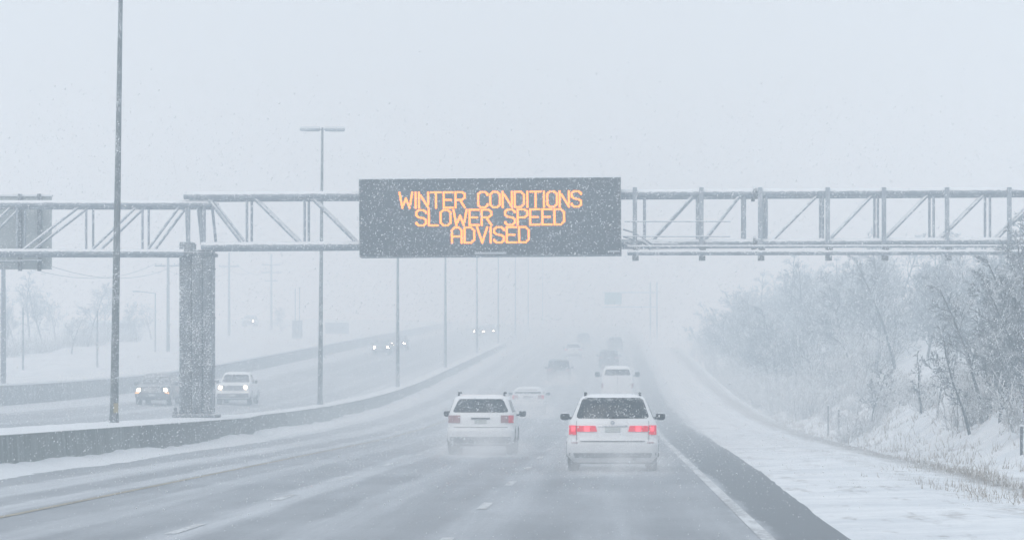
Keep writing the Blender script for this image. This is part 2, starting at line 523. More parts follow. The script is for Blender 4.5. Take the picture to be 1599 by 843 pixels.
def line_strip(name, x, w, y0, y1, mat, parent, zf=None):
    yl = [y0] + [y for y in ys if y0 < y < y1] + [y1]
    return sheet(x - w / 2, x + w / 2, yl, 0.006, zf).build(name, mat, parent, fix=False)
line_strip('edge_line', 1.80, 0.17, 10, 420, M['white_line'], road)
line_strip('yellow_edge_line', -8.45, 0.14, 10, 300, M['yellow_line'], road)
line_strip('edge_line', -26.3, 0.16, 60, 400, M['white_line'], road2, zonc)
for xl, ph in ((-1.96, 0.0), (-5.4, 4.0)):
    for k in range(-2, 22):
        y = 49.1 + ph + 12.2 * k
        line_strip('lane_dash', xl, 0.15, y - 1.5, y + 1.5, M['white_line'], road)
for xl in (-18.4, -22.2):
    for k in range(0, 20):
        y = 66 + 12.2 * k
        line_strip('lane_dash', xl, 0.13, y - 1.5, y + 1.5, M['white_line'], road2, zonc)

# shallow snow ridge along the right shoulder and drift along the barrier
def ridge(name, fx, prof, y0, y1, step, seed, label, amp=0.35, wander=1.0, mat='snow'):
    m = MB()
    yl = [y0 + (y1 - y0) * k / int((y1 - y0) / step) for k in range(int((y1 - y0) / step) + 1)]
    q = len(prof)
    for y in yl:
        base = fx(y)
        k = 1 + amp * 2 * noise.noise((y * 0.11, seed, 0)) + amp * noise.noise((y * 0.6, seed, 4))
        e = 0.16 * noise.noise((y * 1.1, seed, 13)) + 0.09 * noise.noise((y * 2.7, seed, 17)) + wander * (0.5 * noise.noise((y * 0.09, seed, 8)) + 0.2 * noise.noise((y * 0.5, seed, 3)))
        for i, (dx, dz) in enumerate(prof):
            f_ = i / (q - 1)
            m.v.append((base + dx + e * f_ * f_, y, zr(y) + (dz * max(0.15, k) if 0 < dz else dz)))
    m.f = [(j * q + i, j * q + i + 1, (j + 1) * q + i + 1, (j + 1) * q + i) for j in range(len(yl) - 1) for i in range(q - 1)]
    o = m.build(name, M[mat], smooth=70, fix=False)
    return tag(o, label, 'snow', kind='stuff')
def bar_front(y): return interp(y, [(0, -13.2), (117, -13.2), (128, -13.95), (2000, -13.95)])
def bar_back(y): return interp(y, [(0, -15.8), (117, -15.8), (128, -14.95), (2000, -14.95)])
ridge('snow_drift', bar_front, [(0.01, 0.16), (0.2, 0.15), (0.4, 0.11), (0.65, 0.06), (0.9, 0.02), (1.1, -0.03)], 40, 420, 0.6, 3.3,
      'ploughed snow piled along the foot of the median barrier', 0.45)
ridge('snow_bank', lambda y: interp(y, [(12, 4.75), (45, 4.9), (76, 5.3), (200, 6.2), (420, 6.6)]), [(2.2, -0.02), (1.0, 0.04), (0.2, 0.07), (-0.6, 0.045), (-1.4, 0.022), (-1.9, 0.010), (-2.15, -0.004)][::-1], 12, 420, 0.3, 7.7,
      'low bank of snow covering the right shoulder edge', 0.4, 0.15, 'ground')

# ------------------------------------------------------------------ median barrier
bar = empty('median_barrier', (-14.5, 60, 0))
tag(bar, 'long snow capped concrete median barrier dividing the carriageways', 'barrier')
cuts = [30, 42, 54, 66, 78, 90.0, 105.5, 117, 128] + [128 + 10 * k for k in range(1, 30)]
for a, b_ in zip(cuts, cuts[1:]):
    a2, b2 = a + 0.03, b_ - 0.03
    m = MB(); v = []
    for y in (a2, b2):
        f_, k_ = bar_front(y) - 0.0, bar_back(y)
        z = zr(y)
        v += [(f_ + 0.06, y, z - 0.1), (f_, y, z + 0.80), (k_, y, z + 0.80), (k_ - 0.06, y, z - 0.1)]
    m.add(v, [(0, 1, 5, 4), (1, 2, 6, 5), (2, 3, 7, 6), (0, 3, 2, 1), (4, 5, 6, 7)])
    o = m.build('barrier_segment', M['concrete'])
    o.parent = bar; o.matrix_parent_inverse = Matrix.Translation(bar.location).inverted()
m = MB(); q = 7
yl = [32 + 0.8 * k for k in range(475)]
for y in yl:
    f_, k_ = bar_front(y), bar_back(y)
    h = 0.05 + 0.03 * noise.noise((y * 0.3, 1.1, 0)) + 0.02 * noise.noise((y * 1.3, 2.2, 0))
    for i in range(q):
        t = i / (q - 1)
        m.v.append((f_ + 0.02 - (f_ - k_ + 0.04) * t, y, zr(y) + 0.79 + h * (1 - abs(2 * t - 1) ** 4)))
m.f = [(j * q + i, j * q + i + 1, (j + 1) * q + i + 1, (j + 1) * q + i) for j in range(len(yl) - 1) for i in range(q - 1)]
o = m.build('snow_cap', M['snow'], smooth=70)
o.parent = bar; o.matrix_parent_inverse = Matrix.Translation(bar.location).inverted()

# far wall beyond the oncoming lanes
wall = empty('roadside_wall', (-30, 150, 1))
tag(wall, 'low snow dusted concrete wall beyond the oncoming lanes on the left', 'wall')
for k in range(66):
    y0, y1 = 100 + 7.5 * k, 100 + 7.5 * (k + 1) - 0.03
    m = MB(); v = []
    for y in (y0, y1):
        z = zonc(-29.8, y)
        v += [(-29.8, y, z - 0.3), (-29.86, y, z + 0.95), (-30.2, y, z + 0.95), (-30.26, y, z - 0.3)]
    m.add(v, [(0, 1, 5, 4), (1, 2, 6, 5), (2, 3, 7, 6), (0, 3, 2, 1), (4, 5, 6, 7)])
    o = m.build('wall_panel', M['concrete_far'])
    o.parent = wall; o.matrix_parent_inverse = Matrix.Translation(wall.location).inverted()
m = MB(); v = []
yl = [100 + 2.5 * k for k in range(199)]
for y in yl:
    z = zonc(-29.8, y) + 0.94
    h = 0.10 + 0.05 * noise.noise((y * 0.2, 6, 0))
    m.v += [(-29.82, y, z), (-29.88, y, z + h), (-30.16, y, z + h), (-30.24, y, z)]
m.f = [(j * 4 + i, j * 4 + i + 1, (j + 1) * 4 + i + 1, (j + 1) * 4 + i) for j in range(len(yl) - 1) for i in range(3)]
o = m.build('snow_cap', M['snow'], smooth=50)
o.parent = wall; o.matrix_parent_inverse = Matrix.Translation(wall.location).inverted()

# ------------------------------------------------------------------ sign gantry
GY = 113.0
gan = empty('sign_gantry', (-14.5, GY, 0.8))
tag(gan, 'galvanised tubular truss gantry spanning the highway on a median column', 'gantry')
def gpart(m, name, mat, smooth=40):
    o = m.build(name, mat, None, smooth)
    o.parent = gan
    o.matrix_parent_inverse = Matrix.Translation(gan.location).inverted()
    return o
D = 0.75            # half depth of the truss
def ztop(x): return 8.52 + 0.0055 * (x + 14.5)
def zbot(x): return 6.78 + 0.0062 * (x + 14.5)
XR = 17.2
for s in (-1, 1):
    y = GY + s * D
    gpart(MB().tube((-14.9, y, ztop(-14.9)), (XR + .3, y, ztop(XR)), 0.135, n=12), 'chord', M['steel'])
    gpart(MB().tube((-14.3, y, zbot(-14.3)), (XR + .3, y, zbot(XR)), 0.135, n=12), 'chord', M['steel'])
    # left truss over the oncoming lanes, a little lower
    gpart(MB().tube((-34.6, y + .1, 8.26), (-13.9, y + .1, 8.24), 0.12, n=12), 'chord', M['steel'])
    gpart(MB().tube((-34.6, y + .1, 6.60), (-14.9, y + .1, 6.56), 0.12, n=12), 'chord', M['steel'])
def frame_at(x, zt, zb, r, dy=0.0):
    for s in (-1, 1):
        gpart(MB().tube((x, GY + s * D + dy, zb), (x, GY + s * D + dy, zt), r), 'strut', M['steel'])
    gpart(MB().tube((x, GY - D + dy, zt), (x, GY + D + dy, zt), r * 0.8, n=6), 'cross_strut', M['steel'])
    gpart(MB().tube((x, GY - D + dy, zb), (x, GY + D + dy, zb), r * 0.8, n=6), 'cross_strut', M['steel'])
def diag(x0, x1, z0, z1, r, dy=0.0):
    for s in (-1, 1):
        gpart(MB().tube((x0, GY + s * D + dy, z0), (x1, GY + s * D + dy, z1), r), 'diagonal', M['steel'])
# right truss, left of the message sign: diagonals fall to the right
nodes = [-14.3, -12.72, -10.72, -8.75]
for x in nodes[1:]:
    frame_at(x, ztop(x), zbot(x), 0.045)
for a, b_ in zip(nodes, nodes[1:]):
    diag(a + .15, b_ - .1, ztop(a), zbot(b_), 0.062)
for x in (-6.7, -4.6, -2.5, -0.6):
    frame_at(x, ztop(x), zbot(x), 0.045)
# right of it: diagonals rise to the right
nodes = [1.05, 2.9, 4.5, 5.25, 7.22, 9.12, 11.05, 13.0, 15.0, 17.0]
for i, x in enumerate(nodes):
    frame_at(x, ztop(x), zbot(x), 0.06 if i in (2, 3) else 0.045)
for i, (a, b_) in enumerate(zip(nodes, nodes[1:])):
    if i == 2: continue
    diag(a + .15, b_ - .08, zbot(a), ztop(b_), 0.055)
for x in (4.86, -8.3):
    for s in (-1, 1):
        for zz in (ztop(x), zbot(x)):
            gpart(MB().tube((x - .06, GY + s * D, zz), (x - .005, GY + s * D, zz), 0.23, n=14).tube((x + .005, GY + s * D, zz), (x + .06, GY + s * D, zz), 0.23, n=14), 'splice_flange', M['steel_dark'])
# left truss
nodes = [-34.0, -32.1, -30.2, -28.3, -26.4, -24.5, -22.6, -20.7, -18.3, -16.35, -14.9]
for x in nodes[:-1]:
    frame_at(x, 8.25, 6.58, 0.04, 0.1)
for a, b_ in zip(nodes, nodes[1:]):
    diag(a + .12, b_ - .1, 6.58, 8.25, 0.05, 0.1)
# bundle of posts over the column
for x0, x1, dy in ((-15.0, -14.95, .6), (-14.75, -14.75, -.6), (-14.55, -14.4, .2), (-14.35, -14.3, -.5), (-14.1, -13.95, .6), (-14.2, -14.2, -.7)):
    gpart(MB().tube((x0, GY + dy, 8.3), (x1, GY + dy, 6.85), 0.05), 'cap_post', M['steel'])
# column: lighter rear leg, main leg, base plate and anchor bolts
def colbox(x0, x1, y0, y1, z0, z1, name, mat):
    o = MB().box(x0, x1, y0, y1, z0, z1).build(name, mat)
    bv = o.modifiers.new('bevel', 'BEVEL'); bv.width = 0.05; bv.segments = 2
    o.parent = gan; o.matrix_parent_inverse = Matrix.Translation(gan.location).inverted()
    return o
colbox(-15.12, -14.66, GY - .35, GY + .75, 0.9, 6.95, 'column_leg', M['column'])
colbox(-14.65, -13.98, GY - .6, GY + .6, 0.9, 6.66, 'column_leg', M['column'])
colbox(-15.2, -13.9, GY - .7, GY + .85, 6.45, 6.58, 'cap_plate', M['steel_dark'])
colbox(-15.3, -13.82, GY - .85, GY + .95, 0.84, 0.97, 'base_plate', M['steel_dark'])
for k in range(7):
    x = -15.2 + k * 0.213
    gpart(MB().tube((x, GY - .76, .97), (x, GY - .76, 1.2), 0.055, n=6).tube((x, GY - .76, .97), (x, GY - .76, 1.05), 0.09, n=6), 'anchor_bolt', M['steel_dark'])
for zc in (2.6, 4.3, 6.0):
    colbox(-14.67, -13.96, GY - .62, GY + .62, zc, zc + .06, 'splice_band', M['steel_dark'])
gpart(MB().tube((-14.3, GY - .64, 1.0), (-14.3, GY - .64, 6.6), .03, n=6), 'cable', M['steel_dark'])
# right-hand column on the slope
zb_ = terrain(XR - .3, GY)
colbox(XR - .75, XR + .05, GY - .5, GY + .5, zb_ - .4, 6.7, 'column_leg', M['column'])
# hanger posts, service rails and conduits on the near side
for px in (744, 822, 891, 970, 1036, 1110, 1183, 1262):
    x = ax(px, GY - 1.0)
    gpart(MB().box(x - .075, x + .075, GY - 1.0, GY - .9, az(305, GY - 1), az(219, GY - 1)), 'hanger_post', M['steel'], None)
    gpart(MB().box(x - .09, x + .13, GY - 1.22, GY - 1.002, az(305, GY - 1), az(299.5, GY - 1)).box(x - .04, x + .16, GY - 1.18, GY - 1.002, az(296, GY - 1), az(289, GY - 1)), 'clamp', M['steel_dark'], None)
xe = XR
for zpy, r in ((295.5, 0.10), (288.5, 0.055)):
    z = az(zpy, GY - 1.1)
    gpart(MB().tube((0.45, GY - 1.12, z), (xe, GY - 1.12, z + .02), r, n=10), 'service_rail', M['steel'])
for zpy in (259, 276.5):
    z = az(zpy, GY - 1.1)
    gpart(MB().tube((0.35, GY - 1.12, z), (4.0, GY - 1.12, z), 0.025, n=6), 'hand_rail', M['steel'])
for k in range(3):
    z0, z1 = 7.35 - .25 * k, 6.86 - .12 * k
    m = MB()
    pts = [(0.3, z0), (0.7, z0 - .12), (1.0, z1 + .18), (1.3, z1), (2.2, z1 - .02)]
    for p, q_ in zip(pts, pts[1:]):
        m.tube((p[0], GY - .95, p[1]), (q_[0], GY - .95, q_[1]), 0.035, n=6)
    gpart(m, 'conduit', M['steel'])

# ------------------------------------------------------------------ message sign
SY = 111.55
SX0, SX1 = ax(421, SY), ax(728, SY)
SZ0, SZ1 = az(299.5, SY), az(208.5, SY)
dms = empty('message_sign', ((SX0 + SX1) / 2, SY, (SZ0 + SZ1) / 2))
dms.rotation_euler = (0, R(-0.45), 0)
tag(dms, 'wide dark electronic message sign with amber winter driving warning', 'message sign')
HW, HH = (SX1 - SX0) / 2, (SZ1 - SZ0) / 2
b0 = MB().box(-HW, HW, 0.0, 1.1, -HH, HH).build('cabinet', M['sign_box'], dms)
MB().box(-HW + .025, HW - .025, -0.03, -0.002, -HH + .03, HH - .03).build('display_face', M['sign_face'], dms)
m = MB()
for x0, x1, z0, z1 in ((-HW, HW, HH - .028, HH), (-HW, HW, -HH, -HH + .028), (-HW, -HW + .023, -HH + .03, HH - .03), (HW - .023, HW, -HH + .03, HH - .03)):
    m.box(x0, x1, -0.06, -0.002, z0, z1)
m.build('face_frame', M['steel_dark'], dms)
MB().box(-.55, .55, -0.04, -0.031, -HH + .06, -HH + .14).build('maker_plate', M['maker'], dms)
MB().box(HW - .42, HW - .06, -0.04, -0.031, -HH + .10, -HH + .16).build('maker_plate', M['maker'], dms)
sc_ = MB()
for k in range(60):
    x = -HW + 2 * HW * k / 59
    h = 0.05 + 0.035 * noise.noise((x * 1.7, 4, 0))
    sc_.v += [(x, -.05, HH - .002), (x, 0.1, HH + h), (x, .95, HH + h), (x, 1.09, HH - .002)]
sc_.f = [(j * 4 + i, j * 4 + i + 1, (j + 1) * 4 + i + 1, (j + 1) * 4 + i) for j in range(59) for i in range(3)]
sc_.build('snow_cap', M['snow'], dms, 60)
GL = {
 'W': (.74, [[(0, 1), (.16, 0), (.37, .62), (.58, 0), (.74, 1)]]),
 'I': (.06, [[(.03, 0), (.03, 1)]]),
 'N': (.54, [[(0, 0), (0, 1), (.54, 0), (.54, 1)]]),
 'T': (.58, [[(0, 1), (.58, 1)], [(.29, .95), (.29, 0)]]),
 'E': (.52, [[(.52, 1), (0, 1), (0, 0), (.52, 0)], [(.05, .5), (.42, .5)]]),
 'R': (.54, [[(0, 0), (0, 1), (.38, 1), (.54, .88), (.54, .64), (.38, .5), (.05, .5)], [(.27, .47), (.54, 0)]]),
 'C': (.54, [[(.54, .8), (.54, .88), (.4, 1), (.14, 1), (0, .86), (0, .14), (.14, 0), (.4, 0), (.54, .12), (.54, .2)]]),
 'O': (.56, [[(.16, 1), (0, .84), (0, .16), (.16, 0), (.4, 0), (.56, .16), (.56, .84), (.4, 1), (.16, 1)]]),
 'D': (.54, [[(0, 0), (0, 1), (.36, 1), (.54, .8), (.54, .2), (.36, 0), (0, 0)]]),
 'S': (.54, [[(.54, .82), (.54, .88), (.4, 1), (.14, 1), (0, .88), (0, .66), (.14, .53), (.4, .48), (.54, .36), (.54, .13), (.4, 0), (.14, 0), (0, .12), (0, .18)]]),
 'L': (.5, [[(0, 1), (0, 0), (.5, 0)]]),
 'P': (.54, [[(0, 0), (0, 1), (.38, 1), (.54, .88), (.54, .62), (.38, .48), (.05, .48)]]),
 'A': (.54, [[(0, 0), (0, .82), (.16, 1), (.38, 1), (.54, .82), (.54, 0)], [(.05, .42), (.49, .42)]]),
 'V': (.56, [[(0, 1), (.28, 0), (.56, 1)]]),
}
def glyph_mesh(ch, h, r):
    m = MB(); seen = []
    for pl in GL[ch][1]:
        for (x0, z0), (x1, z1) in zip(pl, pl[1:]):
            L = math.hypot(x1 - x0, z1 - z0) * h
            n = max(1, round(L / 0.058))
            for k in range(n + 1):
                p = ((x0 + (x1 - x0) * k / n) * h, (z0 + (z1 - z0) * k / n) * h)
                if all((p[0] - a) ** 2 + (p[1] - b_) ** 2 > 0.03 ** 2 for a, b_ in seen):
                    seen.append(p)
    for x, z in seen:
        ring = [(x + r * math.cos(i * math.pi / 4), -.012, z + r * math.sin(i * math.pi / 4)) for i in range(8)]
        back = [(p[0], 0.0, p[2]) for p in ring]
        m.add(ring + back, [tuple(range(8))] + [(i, (i + 1) % 8, 8 + (i + 1) % 8, 8 + i) for i in range(8)])
    return m.mesh('letter_' + ch)
LH = 0.525
gcache = {}
def text_line(txt, x0, x1, zbase):
    gap, spc = .165, .62
    wid = sum((spc - gap if c == ' ' else GL[c][0]) + gap for c in txt) - gap
    sx = (x1 - x0) / (wid * LH)
    x = x0
    for c in txt:
        if c == ' ':
            x += spc * LH * sx; continue
        if c not in gcache: gcache[c] = glyph_mesh(c, LH, 0.037)
        o = link_mesh('letter', gcache[c], M['led'], dms)
        o.location = (x, -0.0305, zbase)
        o.scale = (sx, 1, 1)
        x += (GL[c][0] + gap) * LH * sx
cxs = (SX0 + SX1) / 2; czs = (SZ0 + SZ1) / 2
def lx(p): return ax(p, SY) - cxs
def lz(p): return az(p, SY) - czs
text_line('WINTER CONDITIONS', lx(468.5), lx(681), lz(242.5))
text_line('SLOWER SPEED', lx(488), lx(661), lz(263.2))
text_line('ADVISED', lx(529.5), lx(619.5), lz(283.8))

# sign seen from behind on the left truss
bs = empty('guide_sign_back', (ax(22, 114.6), 114.6, 7.5))
tag(bs, 'grey back of a guide sign fixed to the far left truss', 'sign')
x1 = ax(60.5, 114.6) - bs.location.x
MB().box(-3.6, x1, 0.0, .06, az(315, 114.6) - 7.5, az(230, 114.6) - 7.5).build('sign_panel', M['sign_back'], bs)
for xx in (-2.9, -1.4, 0.0, x1 - .48):
    MB().box(xx, xx + .12, -.16, -.003, az(317, 114.6) - 7.5, az(227, 114.6) - 7.5).build('mounting_beam', M['steel_dark'], bs)
MB().tube((-3.5, -.25, az(308, 114.6) - 7.5), (x1 - .3, -.25, az(305, 114.6) - 7.5), .04, n=6).build('rail', M['steel'], bs)
MB().box(-3.6, x1 + .03, -.08, .12, az(230, 114.6) - 7.498, az(228, 114.6) - 7.5).build('snow_cap', M['snow'], bs)

# ------------------------------------------------------------------ lamp posts along the median
def lamp_post():
    r = empty('street_lamp')
    MB().tube((0, 0, 0), (0, 0, 13.7), 0.125, 0.055, n=12).build('pole', M['pole'], r, 50)
    MB().tube((0, 0, 0), (0, 0, .05), 0.23, n=12).tube((0, 0, .05), (0, 0, .32), 0.15, 0.13, n=12).build('base', M['steel_dark'], r, 40)
    MB().tube((-.3, 0, 13.62), (.3, 0, 13.62), 0.045, n=8).build('arm', M['steel'], r, 50)
    for s in (-1, 1):
        m = MB()
        x0, x1_ = sorted((s * .12, s * 1.1))
        h = MB().box(x0, x1_, -.2, .2, 13.53, 13.70).build('luminaire', M['steel'], r)
        bv = h.modifiers.new('bevel', 'BEVEL'); bv.width = .05; bv.segments = 2
        MB().box(x0 + .2, x1_ - .1, -.14, .14, 13.512, 13.529).build('lens', M['lamp_lens'], h)
        MB().box(x0 + .02, x1_ - .02, -.18, .18, 13.701, 13.74).build('snow_cap', M['snow'], h)
    return r
lp = lamp_post()
names = ['nearest tall lamp post, its top cut off above the picture', 'tall twin headed lamp post left of the message sign',
         'first lamp post seen under the message sign, behind the median barrier', 'second lamp post along the barrier under the message sign',
         'third lamp post along the barrier under the message sign', 'fourth lamp post along the barrier, pale in the fog',
         'fifth lamp post along the barrier, pale in the fog', 'sixth lamp post along the barrier, almost lost in the fog',
         'seventh lamp post along the barrier, almost lost in the fog']
YP = [(133.5, 93.7, 0.9), (375, 160, 0.5), (466, 217, 0.1), (522, 278, 0), (559, 342, 0), (584, 405, 0), (604, 475, 0), (619, 546, 0), (636, 655, 0)]
for i, (px, Y, lean) in enumerate(YP):
    o = lp if i == 0 else copy_tree(lp)
    o.location = (ax(px, Y), Y, zr(Y) + 0.79)
    o.rotation_euler = (0, R(lean), 0)
    tag(o, names[i], 'street lamp', 'twin headed lamp posts along the median')
tg = MB().box(-.0, .125, -.125, -.05, .34, .62).build('tag_plate', M['yellow'], lp)

# ------------------------------------------------------------------ far green sign
gy_ = 500.0
gs = empty('overhead_sign', (ax(766, gy_), gy_, zr(gy_)))
tag(gs, 'small green overhead sign almost lost in the fog above the road', 'sign')
x0 = gs.location.x
zz = zr(gy_)
for dx in (-.5, .5):
    MB().tube((dx, 0, -.2), (dx, 0, az(330, gy_) - zz), .13).build('post', M['steel_dark'], gs)
for py in (342, 359):
    MB().tube((ax(706, gy_) - x0, 0, az(py, gy_) - zz), (.5, 0, az(py, gy_) - zz), .11).build('arm', M['steel'], gs)
MB().box(ax(708.5, gy_) - x0, ax(728.5, gy_) - x0, -.3, -.2, az(356, gy_) - zz, az(342.5, gy_) - zz).build('sign_panel', M['green'], gs)

# ------------------------------------------------------------------ utility poles, panel sign, billboard, building on the left
def upole(px, Y, h, arms, label, base=None):
    x = ax(px, Y); z = terrain(x, Y) - .2
    r = empty('utility_pole', (x, Y, z))
    tag(r, label, 'utility pole', 'wooden utility poles beyond the left wall')
    MB().tube((0, 0, 0), (0, 0, h), .19, .13, n=10).build('pole', M['wood'], r, 50)
    for zf, half in arms:
        MB().box(-half, half, -.2, -.1, h - zf - .07, h - zf + .07).build('cross_arm', M['wood'], r)
        for s in (-.92, -.5, .5, .92):
            MB().tube((s * half, -.15, h - zf + .07), (s * half, -.15, h - zf + .27), .045, n=6).build('insulator', M['steel_dark'], r)
    return r
p1 = upole(4, 215, 9.0, [(.5, 1.1)], 'utility pole at the left edge below the sign back')
p2 = upole(197, 335, 10.6, [(1.55, 1.35)], 'utility pole with one cross arm just left of the gantry column')
p3 = upole(268.5, 440, 11.5, [(1.9, 1.35)], 'utility pole with one cross arm above the oncoming white pickup')
p4 = upole(318, 500, 12.0, [(1.7, 1.4), (2.9, 1.6), (4.2, 1.0)], 'utility pole with stacked cross arms, pale in the fog')
# wires between them
for (a, b_) in ((p1, p2), (p2, p3), (p3, p4)):
    for s in (-1, 1):
        h0, h1 = (8.75, 9.3), (0, 0)
        za = a.location.z + {p1: 8.8, p2: 9.3, p3: 9.9, p4: 10.6}[a]
        zb2 = b_.location.z + {p1: 8.8, p2: 9.3, p3: 9.9, p4: 10.6}[b_]
        pa = Vector((a.location.x + s * 1.0, a.location.y - .15, za)); pb = Vector((b_.location.x + s * 1.2, b_.location.y - .15, zb2))
        m = MB(); last = None
        for k in range(13):
            t = k / 12
            p = pa.lerp(pb, t); p.z -= 1.6 * 4 * t * (1 - t)
            if last is not None: m.tube(last, p, .02, n=4, cap=False)
            last = p
        o = m.build('power_line', M['black'])
        tag(o, {(p1, -1): 'left wire between the two nearest utility poles', (p1, 1): 'right wire between the two nearest utility poles',
                (p2, -1): 'left wire between the second and third utility poles', (p2, 1): 'right wire between the second and third utility poles',
                (p3, -1): 'left wire between the two farthest utility poles', (p3, 1): 'right wire between the two farthest utility poles'}[(a, s)], 'wire', 'sagging power lines')

def thin_pole(px, Y, h, label, arm=0.0):
    x = ax(px, Y); z = terrain(x, Y) - .2
    r = empty('lamp_pole', (x, Y, z)); tag(r, label, 'lamp pole', 'thin poles beyond the left wall')
    MB().tube((0, 0, 0), (0, 0, h), .09, .06, n=8).build('pole', M['steel_dark'], r, 50)
    if arm:
        MB().tube((0, 0, h - .05), (arm, 0, h + .15), .05, n=6).build('arm', M['steel_dark'], r)
        MB().box(arm, arm + .7 * (1 if arm > 0 else -1), -.15, .15, h + .08, h + .22).build('luminaire', M['steel_dark'], r)
thin_pole(114, 270, 4.9, 'thin grey pole left of the nearest lamp post')
thin_pole(182, 330, 6.2, 'thin curved arm lamp pole left of the gantry column', -1.6)
thin_pole(27, 250, 5.0, 'thin grey pole at far left behind the wall')

Y = 430.0
ps = empty('panel_sign', (ax(348.5, Y), Y, terrain(ax(348.5, Y), Y)))
tag(ps, 'tall dark panel sign between two posts beyond the oncoming lanes', 'sign')
z0 = ps.location.z
for dx in (-.29, .29):
    MB().tube((dx, .05, -.2), (dx, .05, az(337, Y) - z0), .07).build('post', M['steel_dark'], ps)
MB().box(-.68, .68, -.15, -.04, az(401, Y) - z0, az(375, Y) - z0).build('sign_panel', M['steel_dark'], ps)
Y = 470.0
bb = empty('billboard', (ax(395, Y), Y, terrain(ax(395, Y), Y)))
tag(bb, 'wide pale billboard on posts right of the second lamp post', 'billboard')
z0 = bb.location.z
MB().box(-1.7, 1.7, -.15, .1, az(392, Y) - z0, az(377.5, Y) - z0).build('sign_panel', M['far_grey'], bb)
for dx in (-1.4, 1.2):
    MB().tube((dx, 0, -.2), (dx, 0, az(392.2, Y) - z0), .08).build('post', M['steel_dark'], bb)
Y = 395.0
bl = empty('low_building', (ax(125, Y), Y, terrain(ax(125, Y), Y)))
tag(bl, 'low blue grey building with snowy flat roof beyond the left wall', 'building')
MB().box(-2.2, 2.6, 0, 6, -.3, 2.1).build('wall', M['far_blue'], bl)
MB().box(-2.35, 2.75, -.15, 6.15, 2.1, 2.35).build('roof', M['snow'], bl)
for dx in (-1.6, -.2, 1.2):
    MB().box(dx, dx + .9, -.06, -.003, .7, 1.6).build('window', M['glass'], bl)
